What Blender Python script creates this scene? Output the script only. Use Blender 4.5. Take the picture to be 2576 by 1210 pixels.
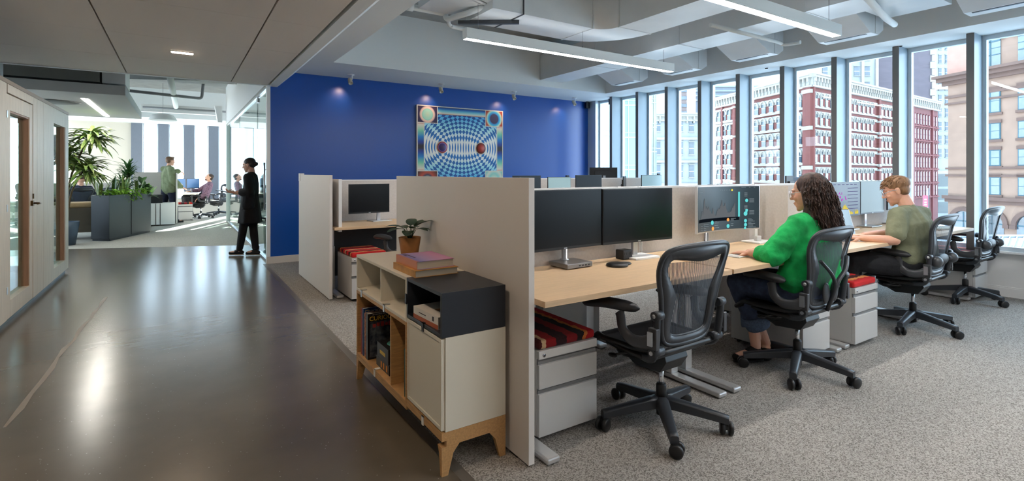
import bpy, math, random
from mathutils import Vector, Matrix
random.seed(7)
for _o in list(bpy.data.objects): bpy.data.objects.remove(_o)
SC = bpy.context.scene
COL = SC.collection
PI = math.pi
def lin(c):
    return tuple(((v/255.0)/12.92 if v/255.0 <= .04045 else ((v/255.0+.055)/1.055)**2.4) for v in c)
# ---------------------------------------------------------------- camera
FPX = 1285.0                      # focal length in pixels of the 2576 px wide frame
YAW = math.atan((1288-450)/FPX)
cam_d = bpy.data.cameras.new('camera'); cam = bpy.data.objects.new('camera', cam_d); COL.objects.link(cam)
cam.location = (0, 0, 1.3); cam.rotation_euler = (PI/2, 0, -YAW)
cam_d.sensor_width = 36; cam_d.lens = 36*FPX/2576; cam_d.shift_y = -170/2576
cam_d.clip_start = .05; cam_d.clip_end = 900
SC.camera = cam
# ---------------------------------------------------------------- sky, sun, exposure
W = bpy.data.worlds.new('sky'); SC.world = W; W.use_nodes = True
_n = W.node_tree.nodes; _l = W.node_tree.links
_bg = _n['Background']; _bg.inputs['Strength'].default_value = 6.0
_tc = _n.new('ShaderNodeTexCoord'); _sep = _n.new('ShaderNodeSeparateXYZ'); _rm = _n.new('ShaderNodeValToRGB')
_l.new(_tc.outputs['Generated'], _sep.inputs[0]); _l.new(_sep.outputs['Z'], _rm.inputs[0]); _l.new(_rm.outputs[0], _bg.inputs['Color'])
_rm.color_ramp.elements[0].position = 0; _rm.color_ramp.elements[0].color = (.78, .88, 1, 1)
_rm.color_ramp.elements[1].position = .5; _rm.color_ramp.elements[1].color = (.62, .80, 1, 1)
sun_d = bpy.data.lights.new('sun', 'SUN'); sun = bpy.data.objects.new('sun', sun_d); COL.objects.link(sun)
sun_d.energy = 40.0; sun_d.angle = math.radians(.6); sun_d.color = (1, .95, .86)
sun.rotation_euler = Vector((.40*.9, .91*.9, .44)).to_track_quat('Z', 'Y').to_euler()
sun.location = (30, 60, 40)
SC.view_settings.view_transform = 'Standard'; SC.view_settings.look = 'None'
SC.view_settings.gamma = 1; SC.view_settings.use_curve_mapping = False
SC.view_settings.exposure = 0.5
# world position of a point seen at column px of the photograph, D metres along the viewing axis
def wp(px, D, z=0.0):
    l = (px-1288)/FPX*D
    return Vector((D*math.sin(YAW)+l*math.cos(YAW), D*math.cos(YAW)-l*math.sin(YAW), z))
# ---------------------------------------------------------------- materials
MT = {}
def mat(name, rgb, rough=.5, metal=0.0, vary=None, bump=None, emit=None, estr=0, spec=.5, coat=0, rgb2=None, alpha=None, trans=None, stretch=(1,1,1)):
    """vary=(scale, amount) mottles the colour towards rgb2 (or darker); bump=(scale, strength)"""
    if name in MT: return MT[name]
    m = bpy.data.materials.new(name); m.use_nodes = True; MT[name] = m
    nt = m.node_tree; b = nt.nodes['Principled BSDF']
    c = lin(rgb); b.inputs['Base Color'].default_value = (*c, 1)
    b.inputs['Roughness'].default_value = rough; b.inputs['Metallic'].default_value = metal
    b.inputs['Specular IOR Level'].default_value = spec
    if coat: b.inputs['Coat Weight'].default_value = coat; b.inputs['Coat Roughness'].default_value = .12
    if emit: b.inputs['Emission Color'].default_value = (*lin(emit), 1); b.inputs['Emission Strength'].default_value = estr
    if trans is not None: b.inputs['Transmission Weight'].default_value = trans
    if vary or bump:
        tc = nt.nodes.new('ShaderNodeTexCoord'); mp = nt.nodes.new('ShaderNodeMapping'); mp.inputs['Scale'].default_value = stretch
        nt.links.new(tc.outputs['Object'], mp.inputs[0])
    if vary:
        nz = nt.nodes.new('ShaderNodeTexNoise'); nz.inputs['Scale'].default_value = vary[0]; nz.inputs['Detail'].default_value = 5
        nt.links.new(mp.outputs[0], nz.inputs['Vector'])
        rp = nt.nodes.new('ShaderNodeValToRGB'); rp.color_ramp.elements[0].position = .36; rp.color_ramp.elements[1].position = .64
        c2 = lin(rgb2) if rgb2 else tuple(v*(1-vary[1]) for v in c)
        rp.color_ramp.elements[0].color = (*c2, 1); rp.color_ramp.elements[1].color = (*c, 1)
        nt.links.new(nz.outputs[0], rp.inputs[0]); nt.links.new(rp.outputs[0], b.inputs['Base Color'])
    if bump:
        nb = nt.nodes.new('ShaderNodeTexNoise'); nb.inputs['Scale'].default_value = bump[0]; nb.inputs['Detail'].default_value = 4
        nt.links.new(mp.outputs[0], nb.inputs['Vector'])
        bp = nt.nodes.new('ShaderNodeBump'); bp.inputs['Strength'].default_value = bump[1]; bp.inputs['Distance'].default_value = .01
        nt.links.new(nb.outputs[0], bp.inputs['Height']); nt.links.new(bp.outputs[0], b.inputs['Normal'])
    return m
def glow(name, rgb, s):
    if name in MT: return MT[name]
    m = bpy.data.materials.new(name); m.use_nodes = True; MT[name] = m
    nt = m.node_tree; nt.nodes.clear(); e = nt.nodes.new('ShaderNodeEmission'); o = nt.nodes.new('ShaderNodeOutputMaterial')
    e.inputs[0].default_value = (*lin(rgb), 1); e.inputs[1].default_value = s; nt.links.new(e.outputs[0], o.inputs[0]); return m
def pane(name, tint=(.93,.97,.97), ior=1.45, rough=0.0):
    """thin flat sheet of glass: straight-through light plus a Fresnel reflection"""
    if name in MT: return MT[name]
    m = bpy.data.materials.new(name); m.use_nodes = True; MT[name] = m
    nt = m.node_tree; nt.nodes.clear(); N = nt.nodes.new
    t = N('ShaderNodeBsdfTransparent'); g = N('ShaderNodeBsdfGlossy'); f = N('ShaderNodeFresnel'); x = N('ShaderNodeMixShader'); o = N('ShaderNodeOutputMaterial')
    t.inputs[0].default_value = (*tint, 1); g.inputs['Roughness'].default_value = rough; f.inputs[0].default_value = ior
    ge = N('ShaderNodeNewGeometry'); mi = N('ShaderNodeMapRange'); mi.inputs[3].default_value = ior; mi.inputs[4].default_value = 1/ior
    nt.links.new(ge.outputs['Backfacing'], mi.inputs[0]); nt.links.new(mi.outputs[0], f.inputs[0])
    nt.links.new(f.outputs[0], x.inputs[0]); nt.links.new(t.outputs[0], x.inputs[1]); nt.links.new(g.outputs[0], x.inputs[2]); nt.links.new(x.outputs[0], o.inputs[0])
    return m
# ---------------------------------------------------------------- mesh builder
def frame_from(d, up=Vector((0,0,1))):
    d = Vector(d).normalized()
    if abs(d.dot(up)) > .98: up = Vector((0,1,0)) if abs(d.y) < .9 else Vector((1,0,0))
    s = d.cross(up).normalized(); u = s.cross(d).normalized()
    return s, u, d
class MB:
    def __init__(s): s.v = []; s.f = []; s.m = []; s.s = []; s.X = None
    def P(s, p):
        p = Vector(p)
        if s.X is not None: p = s.X @ p
        s.v.append(tuple(p)); return len(s.v)-1
    def F(s, idx, m=0, sm=False): s.f.append(tuple(idx)); s.m.append(m); s.s.append(sm)
    def poly(s, pts, m=0): s.F([s.P(p) for p in pts], m)
    def box(s, x0, y0, z0, x1, y1, z1, m=0):
        if x0 > x1: x0, x1 = x1, x0
        if y0 > y1: y0, y1 = y1, y0
        if z0 > z1: z0, z1 = z1, z0
        i = [s.P(p) for p in ((x0,y0,z0),(x1,y0,z0),(x1,y1,z0),(x0,y1,z0),(x0,y0,z1),(x1,y0,z1),(x1,y1,z1),(x0,y1,z1))]
        for q in ((3,2,1,0),(4,5,6,7),(0,1,5,4),(1,2,6,5),(2,3,7,6),(3,0,4,7)): s.F([i[k] for k in q], m)
        return s
    def cbox(s, c, sz, m=0): return s.box(c[0]-sz[0]/2, c[1]-sz[1]/2, c[2]-sz[2]/2, c[0]+sz[0]/2, c[1]+sz[1]/2, c[2]+sz[2]/2, m)
    def prism(s, poly, ax, a, b, m=0, sm=False):
        """polygon of 2-D points extruded along axis ax from a to b"""
        def p3(p, t): return {'z': (p[0], p[1], t), 'y': (p[0], t, p[1]), 'x': (t, p[0], p[1])}[ax]
        n = len(poly); A = [s.P(p3(p, a)) for p in poly]; B = [s.P(p3(p, b)) for p in poly]
        s.F(A[::-1], m); s.F(B, m)
        for k in range(n): s.F((A[k], A[(k+1)%n], B[(k+1)%n], B[k]), m, sm)
        return s
    def tube(s, pts, r, n=10, m=0, cap=True, sx=1.0, closed=False, up=Vector((0,0,1))):
        pts = [Vector(p) for p in pts]; N = len(pts); rs = r if isinstance(r, (list, tuple)) else [r]*N
        rings = []; pu = None
        for k in range(N):
            if closed: d = pts[(k+1)%N]-pts[k-1]
            else: d = pts[min(k+1, N-1)]-pts[max(k-1, 0)]
            if d.length < 1e-9: d = Vector((0,0,1))
            if pu is None: a, u, d = frame_from(d, up)
            else:
                d = d.normalized(); a = d.cross(pu)
                if a.length < 1e-6: a, u, d = frame_from(d, up)
                else: a.normalize(); u = a.cross(d).normalized()
            pu = u
            rings.append([s.P(pts[k]+a*(math.cos(t)*rs[k]*sx)+u*(math.sin(t)*rs[k])) for t in [2*PI*j/n for j in range(n)]])
        for k in range(N if closed else N-1):
            A = rings[k]; B = rings[(k+1)%N]
            for j in range(n): s.F((A[j], A[(j+1)%n], B[(j+1)%n], B[j]), m, n > 5)
        if cap and not closed: s.F(rings[0][::-1], m); s.F(rings[-1], m)
        return s
    def lathe(s, prof, c=(0,0,0), n=20, m=0, axis='z'):
        rings = []
        for (r, z) in prof:
            ring = []
            for j in range(n):
                t = 2*PI*j/n; a = r*math.cos(t); b = r*math.sin(t)
                p = {'z': (c[0]+a, c[1]+b, c[2]+z), 'x': (c[0]+z, c[1]+a, c[2]+b), 'y': (c[0]+a, c[1]+z, c[2]-b)}[axis]
                ring.append(s.P(p))
            rings.append(ring)
        for k in range(len(rings)-1):
            for j in range(n): s.F((rings[k][j], rings[k][(j+1)%n], rings[k+1][(j+1)%n], rings[k+1][j]), m, True)
        if prof[0][0] > 1e-5: s.F(rings[0][::-1], m)
        if prof[-1][0] > 1e-5: s.F(rings[-1], m)
        return s
    def cap(s, p0, p1, r0, r1=None, n=12, m=0, flat=1.0, up=Vector((0,0,1))):
        """tapered capsule, closed; flat squeezes it across its up direction"""
        r1 = r0 if r1 is None else r1
        p0 = Vector(p0); p1 = Vector(p1); d = p1-p0
        if d.length < 1e-6: d = Vector((0,0,1e-4)); p1 = p0+d
        a, u, dn = frame_from(d, up); rings = []
        for t in (-80, -50, -20): rings.append((p0+dn*(r0*math.sin(math.radians(t))), r0*math.cos(math.radians(t))))
        L = 3
        for k in range(1, L): rings.append((p0.lerp(p1, k/L), r0+(r1-r0)*k/L))
        for t in (20, 50, 80): rings.append((p1+dn*(r1*math.sin(math.radians(t))), r1*math.cos(math.radians(t))))
        R = [[s.P(c+a*(math.cos(q)*r)+u*(math.sin(q)*r*flat)) for q in [2*PI*j/n for j in range(n)]] for c, r in rings]
        for k in range(len(R)-1):
            for j in range(n): s.F((R[k][j], R[k][(j+1)%n], R[k+1][(j+1)%n], R[k+1][j]), m, True)
        s.F(R[0][::-1], m, True); s.F(R[-1], m, True); return s
    def chain(s, pts, rs, **k):
        for i in range(len(pts)-1): s.cap(pts[i], pts[i+1], rs[i], rs[i+1], **k)
        return s
    def ell(s, c, r, n=14, m=0, rot=None):
        c = Vector(c); rot = rot or Matrix.Identity(3); h = n//2+1; R = []
        for k in range(1, h):
            ph = PI*k/h
            R.append([s.P(c+rot@Vector((r[0]*math.sin(ph)*math.cos(2*PI*j/n), r[1]*math.sin(ph)*math.sin(2*PI*j/n), -r[2]*math.cos(ph)))) for j in range(n)])
        a = s.P(c+rot@Vector((0,0,-r[2]))); b = s.P(c+rot@Vector((0,0,r[2])))
        for k in range(len(R)-1):
            for j in range(n): s.F((R[k][j], R[k][(j+1)%n], R[k+1][(j+1)%n], R[k+1][j]), m, True)
        for j in range(n): s.F((a, R[0][(j+1)%n], R[0][j]), m, True); s.F((b, R[-1][j], R[-1][(j+1)%n]), m, True)
        return s
    def grid(s, fn, nu, nv, m=0, sm=True, thick=0.0):
        """surface fn(u,v), u and v in 0..1; thick gives it a back side offset along its normal"""
        G = [[Vector(fn(i/nu, j/nv)) for j in range(nv+1)] for i in range(nu+1)]
        I = [[s.P(p) for p in row] for row in G]
        for i in range(nu):
            for j in range(nv): s.F((I[i][j], I[i+1][j], I[i+1][j+1], I[i][j+1]), m, sm)
        if thick:
            B = []
            for i in range(nu+1):
                row = []
                for j in range(nv+1):
                    du = G[min(i+1,nu)][j]-G[max(i-1,0)][j]; dv = G[i][min(j+1,nv)]-G[i][max(j-1,0)]
                    nn = du.cross(dv); nn = nn.normalized() if nn.length > 1e-12 else Vector((0,0,1))
                    row.append(s.P(G[i][j]-nn*thick))
                B.append(row)
            for i in range(nu):
                for j in range(nv): s.F((B[i][j], B[i][j+1], B[i+1][j+1], B[i+1][j]), m, sm)
            for i in range(nu):
                s.F((I[i][0], B[i][0], B[i+1][0], I[i+1][0]), m); s.F((I[i][nv], I[i+1][nv], B[i+1][nv], B[i][nv]), m)
            for j in range(nv):
                s.F((I[0][j], I[0][j+1], B[0][j+1], B[0][j]), m); s.F((I[nu][j], B[nu][j], B[nu][j+1], I[nu][j+1]), m)
        return s
    def ring(s, outer, inner, off, m=0):
        """closed band between two loops of 3-D points, given thickness off (a vector)"""
        n = len(outer); off = Vector(off)
        A = [s.P(p) for p in outer]; B = [s.P(p) for p in inner]
        C = [s.P(Vector(p)+off) for p in outer]; D = [s.P(Vector(p)+off) for p in inner]
        for k in range(n):
            j = (k+1)%n
            s.F((A[k], A[j], B[j], B[k]), m, True); s.F((C[j], C[k], D[k], D[j]), m, True)
            s.F((A[j], A[k], C[k], C[j]), m, True); s.F((B[k], B[j], D[j], D[k]), m, True)
        return s
    def build(s, name, mats, parent=None, bevel=0, remesh=0, smooth=0, sub=0, loc=None, rot=None, wn=False):
        me = bpy.data.meshes.new(name); me.from_pydata(s.v, [], s.f)
        if not isinstance(mats, (list, tuple)): mats = [mats]
        for q in mats: me.materials.append(q)
        me.polygons.foreach_set('material_index', s.m); me.polygons.foreach_set('use_smooth', s.s); me.update()
        o = bpy.data.objects.new(name, me); COL.objects.link(o)
        if parent is not None: o.parent = parent
        if loc: o.location = loc
        if rot: o.rotation_euler = rot
        if remesh:
            r = o.modifiers.new('remesh', 'REMESH'); r.mode = 'VOXEL'; r.voxel_size = remesh; r.use_smooth_shade = True
            if smooth: q = o.modifiers.new('smooth', 'SMOOTH'); q.iterations = smooth; q.factor = .5
        if bevel:
            q = o.modifiers.new('bevel', 'BEVEL'); q.width = bevel; q.segments = 2; q.limit_method = 'ANGLE'; q.angle_limit = math.radians(50)
        if sub: q = o.modifiers.new('sub', 'SUBSURF'); q.levels = sub; q.render_levels = sub
        return o
def tag(o, label=None, cat=None, group=None, kind=None):
    if label: o['label'] = label
    if cat: o['category'] = cat
    if group: o['group'] = group
    if kind: o['kind'] = kind
    return o
def thing(name, loc, label, cat, group=None, rz=0.0, z=None):
    o = bpy.data.objects.new(name, None); o.empty_display_size = .1; COL.objects.link(o)
    o.location = loc; o.rotation_euler = (0, 0, rz)
    return tag(o, label, cat, group)
def kids(o): return [c for c in COL.objects if c.parent == o]
def dup(o, parent=None, loc=None, rz=None, label=None, group=None):
    c = o.copy(); COL.objects.link(c); c.parent = parent
    if loc is not None: c.location = loc
    if rz is not None: c.rotation_euler = (0, 0, rz)
    if label: c['label'] = label
    if group: c['group'] = group
    for k in kids(o): dup(k, c)
    return c
def struct(name, mb, mats, label=None, **k):
    o = mb.build(name, mats, **k); o['kind'] = 'structure'
    if label: o['label'] = label
    return o
def text(s, size, parent, m, name='lettering', loc=(0,0,0), rot=(0,0,0), ext=.0004, ax='LEFT', bold=0.0):
    c = bpy.data.curves.new(name, 'FONT'); c.body = s; c.size = size; c.extrude = ext; c.align_x = ax; c.offset = bold
    t = bpy.data.objects.new(name, c); COL.objects.link(t)
    me = bpy.data.meshes.new_from_object(t.evaluated_get(bpy.context.evaluated_depsgraph_get()))
    bpy.data.objects.remove(t)
    o = bpy.data.objects.new(name, me); me.materials.clear(); me.materials.append(m); COL.objects.link(o)
    o.parent = parent; o.location = loc; o.rotation_euler = rot
    return o
# ---------------------------------------------------------------- palette
M_white = mat('white_paint', (232,232,230), .6)
M_ceil = mat('ceiling_paint', (228,232,231), .75)
M_duct = mat('duct_paint', (218,222,223), .45, vary=(3,.06))
M_panel = mat('panel_laminate', (214,208,202), .5, bump=(600,.03))
M_screen = mat('screen_fabric', (205,197,190), .8, vary=(60,.08), bump=(900,.2))
M_edge = mat('panel_edge', (225,224,222), .4)
M_maple = mat('maple_laminate', (216,184,146), .42, vary=(9,.10), stretch=(.6,9,9))
M_oak = mat('oak_veneer', (203,157,102), .5, vary=(14,.22), stretch=(1,1,8))
M_oakh = mat('oak_veneer_flat', (203,157,102), .5, vary=(14,.2), stretch=(8,1,8))
M_metal = mat('silver_paint', (205,204,203), .35, metal=.55)
M_alu = mat('brushed_metal', (200,202,205), .28, metal=.9)
M_chrome = mat('chrome', (220,222,225), .12, metal=1)
M_black = mat('black_plastic', (26,27,29), .38, vary=(200,.1))
M_graph = mat('graphite_plastic', (62,64,68), .36)
M_dark = mat('dark_plastic', (38,39,42), .45)
M_ped = mat('pedestal_paint', (205,203,200), .38, metal=.15)
M_pedd = mat('pedestal_recess', (120,120,120), .4)
# ================================================================ the setting
def carpet_mat(name, a, b):
    m = mat(name, a, .95, bump=(260, .35), spec=.1); nt = m.node_tree; bs = nt.nodes['Principled BSDF']; N = nt.nodes.new
    tc = N('ShaderNodeTexCoord'); v = N('ShaderNodeTexVoronoi'); v.inputs['Scale'].default_value = 215; sp = N('ShaderNodeSeparateColor'); nz = N('ShaderNodeTexNoise'); nz.inputs['Scale'].default_value = 3
    rp = N('ShaderNodeValToRGB'); rp.color_ramp.elements[0].position = .05; rp.color_ramp.elements[1].position = .75; rp.color_ramp.elements[0].color = (*lin(b), 1); rp.color_ramp.elements[1].color = (*lin(a), 1)
    nt.links.new(tc.outputs['Object'], v.inputs['Vector']); nt.links.new(v.outputs['Color'], sp.inputs[0]); nt.links.new(sp.outputs[0], rp.inputs[0]); nt.links.new(rp.outputs[0], bs.inputs['Base Color'])
    return m
M_carpet = carpet_mat('carpet', (172,167,161), (106,102,97))
M_carpet2 = carpet_mat('pale_carpet', (196,194,186), (150,148,142))
def concrete():
    m = mat('polished_concrete', (112,103,90), .23, vary=(.9, .3), rgb2=(92,86,76), spec=.6)
    nt = m.node_tree; b = nt.nodes['Principled BSDF']
    base = b.inputs['Base Color'].links[0].from_socket
    tc = nt.nodes.new('ShaderNodeTexCoord'); v = nt.nodes.new('ShaderNodeTexVoronoi'); v.inputs['Scale'].default_value = 26
    nt.links.new(tc.outputs['Object'], v.inputs['Vector'])
    r = nt.nodes.new('ShaderNodeValToRGB'); r.color_ramp.elements[0].position = .045; r.color_ramp.elements[1].position = .075
    r.color_ramp.elements[0].color = (1,1,1,1); r.color_ramp.elements[1].color = (0,0,0,1)
    nt.links.new(v.outputs['Distance'], r.inputs[0])
    mx = nt.nodes.new('ShaderNodeMix'); mx.data_type = 'RGBA'; mx.inputs[7].default_value = (.32,.30,.26,1)
    nt.links.new(r.outputs[0], mx.inputs[0]); nt.links.new(base, mx.inputs[6]); nt.links.new(mx.outputs[2], b.inputs['Base Color'])
    nz = nt.nodes.new('ShaderNodeTexNoise'); nz.inputs['Scale'].default_value = 2.2; nz.inputs['Detail'].default_value = 6; nt.links.new(tc.outputs['Object'], nz.inputs['Vector'])
    mr = nt.nodes.new('ShaderNodeMapRange'); mr.inputs[3].default_value = .14; mr.inputs[4].default_value = .36
    mp2 = nt.nodes.new('ShaderNodeMapping'); mp2.inputs['Scale'].default_value = (.5, 3.0, 1); nt.links.new(tc.outputs['Object'], mp2.inputs[0]); nt.links.new(mp2.outputs[0], nz.inputs['Vector'])
    nz.inputs['Scale'].default_value = 5; bp = nt.nodes.new('ShaderNodeBump'); bp.inputs['Strength'].default_value = .06; bp.inputs['Distance'].default_value = .01; nt.links.new(nz.outputs[0], bp.inputs['Height']); nt.links.new(bp.outputs[0], b.inputs['Normal'])
    return m
M_conc = concrete()
M_blue = mat('blue_wall_paint', (2,76,164), .32, spec=.7)
M_slab = mat('painted_slab', (158,160,158), .8, vary=(5,.15), bump=(30,.2))
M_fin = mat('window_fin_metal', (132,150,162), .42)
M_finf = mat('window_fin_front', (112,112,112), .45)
M_frame = mat('window_frame', (205,216,222), .4, metal=.2)
M_tile = mat('ceiling_tile', (216,208,198), .85, bump=(500,.05))
M_crackm = mat('crack_filler', (148,140,128), .5)
def flat(name, pts, m, z=0.0, t=.05, label=None):
    b = MB(); b.prism([(p[0], p[1]) for p in pts], 'z', z-t, z); return struct(name, b, m, label)
flat('floor', [(-6,-4),(1.0,-4),(1.0,8.03),(1.1,8.03),(1.1,10.28),(-6,13.36)], M_conc, label='polished dark concrete corridor floor with fine speckles')
flat('floor', [(1.05,-4),(7.35,-4),(7.35,8.03),(1.05,8.03)], M_carpet, label='speckled grey carpet under the desks')
flat('floor', [(-6,13.36),(1.1,10.28),(1.1,8.1),(7.35,8.1),(7.35,18.9),(-6,18.9)], M_carpet2, label='pale carpet in the far work area')
flat('trim_1', [(1.0,-4),(1.05,-4),(1.05,8.03),(1.0,8.03)], mat('edge_strip', (120,114,106), .4, metal=.3), label='thin strip between concrete and carpet')
# worn patched crack in the concrete
b = MB(); rr = random.Random(3); pr = None
for i in range(15):
    t = i/14; x = -.74+.10*t+rr.uniform(-.012,.012); y = 3.6+3.2*t; w = .006+.012*abs(math.sin(i*1.3))
    if pr: b.poly([(pr[0]-pr[2], pr[1], .0012), (pr[0]+pr[2], pr[1], .0012), (x+w, y, .0012), (x-w, y, .0012)])
    pr = (x, y, w)
struct('trim_2', b, M_crackm, label='pale crack line in the concrete')
# walls
b = MB(); b.box(1.10, 8.03, 0, 7.35, 8.13, 3.6); struct('wall_back', b, M_blue, 'deep blue painted wall')
b = MB(); b.box(1.055, 8.03, 0, 1.10, 8.13, 2.56); struct('wall_end', b, M_white, 'white end cap of the blue wall')
b = MB(); b.box(1.05, 8.012, 0, 7.29, 8.03, .10); struct('baseboard_back', b, mat('baseboard_paint', (214,205,194), .5), bevel=.003)
b = MB(); b.box(7.29, -4, 0, 7.5, 18.9, .46); struct('wall_right', b, M_white, 'white wall under the right windows')
b = MB(); b.box(7.275, -4, 0, 7.29, 8.01, .09); b.box(7.279, -4, .09, 7.29, 8.01, .105); struct('baseboard_right', b, M_white)
b = MB(); b.box(7.19, -4, .46, 7.5, 8.02, .485); struct('trim_3', b, M_white, 'white window sill', bevel=.004)
b = MB(); b.box(-6.1, -4, 0, -6, 18.9, .8); b.box(-6.1, -4, 2.7, -6, 18.9, 3.6)
b.box(-6.1, -4, .8, -6, 9.5, 2.7)
for k in range(4): b.box(-6.1, 9.5+2.6*k, .8, -6, 9.5+2.6*k+.4, 2.7)
struct('wall_left', b, M_white, 'far left wall with unseen windows added to brighten the far area')
g = MB(); g.box(-6.06, 9.5, .8, -6.05, 18.9, 2.7); struct('window_0', g, pane('added_window_glass', (.9,.96,.98), 1.4))  # unseen window strip added to light the far work area
b = MB(); b.box(-6, -4.1, 0, 7.5, -4, 3.6); struct('wall_front', b, M_white)
b = MB(); b.box(7.26, -4, 2.77, 7.5, 18.9, 3.6); struct('wall_header', b, M_white, 'header above the right windows')
# far wall with its windows
b = MB(); b.box(-2.75, 18.8, 0, -1.18, 19, 3.6); b.box(-6, 18.8, 0, -2.75, 19, .6); b.box(-6, 18.8, 2.7, -2.75, 19, 3.6); b.box(-4.1, 18.8, .6, -3.9, 19, 2.7); b.box(-1.18, 18.86, 0, 7.5, 19, .5); b.box(-1.18, 18.8, 2.78, 7.5, 19, 3.6)
struct('wall_far', b, mat('cream_paint', (206,200,188), .6), 'cream far wall with tall windows')
M_pane = pane('window_glass', (.90,.96,.98), 1.4)
M_fincol = mat('grey_window_column', (112,120,134), .55, vary=(40,.1), stretch=(8,1,.3))
xs = [-1.18+.655*k for k in range(14)]; wn = 1
b = MB()
for x in xs: b.box(x, 18.72, 0.47 if x > -1.1 else 0, x+.27, 18.86, 2.80)
struct('trim_4', b, M_fincol, 'row of grey window columns at the far end')
for k in range(12):
    b = MB(); x0 = xs[k]+.27; x1 = xs[k+1]
    b.box(x0, 18.88, .5, x0+.03, 18.94, 2.78); b.box(x1-.03, 18.88, .5, x1, 18.94, 2.78); b.box(x0+.03, 18.88, .5, x1-.03, 18.94, .53)
    f = struct('window_%d'%wn, b, M_frame, 'far window beside a grey column'); wn += 1
    g = MB(); g.box(x0+.03, 18.905, .53, x1-.03, 18.915, 2.78); g.build('pane', M_pane, f)
# right-hand windows: deep fins every two thirds of a metre
Y0 = 1.90
for k in range(-8, 9):
    yl = Y0+.667*k; b = MB(); b.box(6.975, yl-.065, .485, 7.26, yl, 2.77, 1); b.box(6.97, yl-.065, .485, 6.975, yl, 2.77, 0)
    yn = yl+.667-.065 if k < 8 else 7.80
    for a in (yl, yn-.035): b.box(7.22, a, .485, 7.28, a+.035, 2.77, 2)
    b.box(7.22, yl+.035, 2.72, 7.28, yn-.035, 2.77, 2); b.box(7.22, yl+.035, .485, 7.28, yn-.035, .53, 2)
    f = struct('window_%d'%wn, b, [M_finf, M_fin, M_frame], 'tall narrow window with a deep metal fin'); wn += 1
    g = MB(); g.box(7.248, yl+.035, .53, 7.256, yn-.035, 2.72); g.build('pane', M_pane, f)
b = MB(); b.box(7.12, 7.80, .485, 7.28, 8.03, 2.77); struct('trim_5', b, M_frame, 'corner frame where the blue wall meets the windows')
for y in (8.0, 7.30):
    b = MB(); b.box(7.0, y-.06, 2.63, 7.09, y-.0, 2.745); b.box(7.02, y-.05, 2.745, 7.08, y-.01, 2.77)
    tag(b.build('blind_motor_box', M_black, bevel=.004), 'small black box under the ceiling by the blue wall corner' if y > 7.5 else 'small black box beside the second window fin', 'box')
# ceilings
b = MB(); b.box(-6, -4, 3.55, 7.5, 19, 3.65); struct('ceiling', b, M_slab, 'painted concrete slab')
b = MB()
b.prism([(1.08,2.54),(1.19,2.54),(1.43,2.77),(1.72,2.77),(1.72,3.55),(1.08,3.55)], 'y', -4, 8.03)
b.box(1.72, 6.98, 2.77, 7.26, 8.03, 3.55); b.box(6.62, -4, 2.77, 7.26, 6.98, 3.55)
struct('ceiling', b, M_ceil, 'white dropped soffit around the ceiling recess')
b = MB()
xe = [-6,-5.1,-3.964,-2.824,-1.684,-.544,.597,1.05]; ye = [-4,-3.38,-2.25,-1.11,.03,1.16,2.29,3.42,4.54,5.67,6.79,7.93]
for i in range(len(xe)-1):
    for j in range(len(ye)-1):
        g = .005 if xe[i+1] != .597 else .008
        b.box(xe[i]+g, ye[j]+.002, 2.54, xe[i+1]-g, ye[j+1]-.002, 2.565)
struct('ceiling', b, M_tile, 'large grey corridor ceiling panels with thin joints')
b = MB(); b.box(-6, -4, 2.566, 1.06, 7.93, 2.60); struct('ceiling', b, M_dark, 'dark backing above the ceiling panels')
b = MB(); b.box(-6, 7.93, 2.53, 1.1, 7.96, 2.70); struct('trim_6', b, M_ceil, 'edge trim of the corridor ceiling')
b = MB(); b.box(1.04, 7.96, 2.57, 1.14, 15.45, 3.55); struct('wall_bulkhead', b, M_white, 'white bulkhead above the glass partition')
# far header
b = MB(); b.box(-6, 16.6, 2.78, 7.3, 18.9, 3.55); struct('ceiling', b, M_ceil, 'lowered white ceiling along the far windows')
# glass partition along the corridor
M_gp = pane('partition_glass', (.86,.95,.92), 1.5)
M_gedge = mat('green_glass_edge', (70,112,100), .15, spec=.8)
M_clamp = M_alu
b = MB(); b.box(1.05, 15.40, 0, 1.15, 15.52, 2.57); struct('trim_7', b, mat('partition_post', (190,200,194), .4), 'pale post at the end of the glass partition')
b = MB(); b.box(1.07, 8.13, 0, 1.13, 15.4, .03); b.box(1.07, 8.13, 2.54, 1.13, 15.4, 2.57); struct('trim_8', b, M_alu, 'floor and head channel of the glass partition')
for k, (y0, y1) in enumerate(((9.47,12.42),(12.44,15.39))):
    g = MB(); g.box(1.095, y0, .03, 1.105, y1, 2.54); gl = struct('wall_glass', g, M_gp, 'clear glass partition panel')
    e = MB(); e.box(1.094, y0-.004, .03, 1.106, y0, 2.54); e.build('glass_edge', M_gedge, gl)
g = MB(); g.box(1.095, 8.16, .04, 1.105, 9.44, 2.53); d = struct('door_1', g, M_gp, 'frameless glass door')
e = MB(); e.box(1.094, 9.44, .04, 1.106, 9.446, 2.53); e.build('glass_edge', M_gedge, d)
e = MB(); e.box(1.08, 9.30, 2.46, 1.12, 9.45, 2.53); e.box(1.08, 9.30, .03, 1.12, 9.45, .10); e.build('patch_fitting', M_alu, d, bevel=.003)
e = MB(); e.tube([(1.06,8.32,.75),(1.06,8.32,1.45)], .012, 10); e.tube([(1.06,8.32,.85),(1.1,8.32,.85)], .008, 8); e.tube([(1.06,8.32,1.35),(1.1,8.32,1.35)], .008, 8); e.build('door_handle', M_alu, d)
b = MB(); b.box(1.8, 18.3, .5, 2.0, 18.32, 2.4); 
# inside wall seen through the glass
b = MB(); b.box(2.6, 8.13, 0, 2.7, 12.5, 3.55); struct('wall_room', b, mat('room_wall_paint', (238,234,220), .6), 'cream wall of the glazed room')
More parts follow.
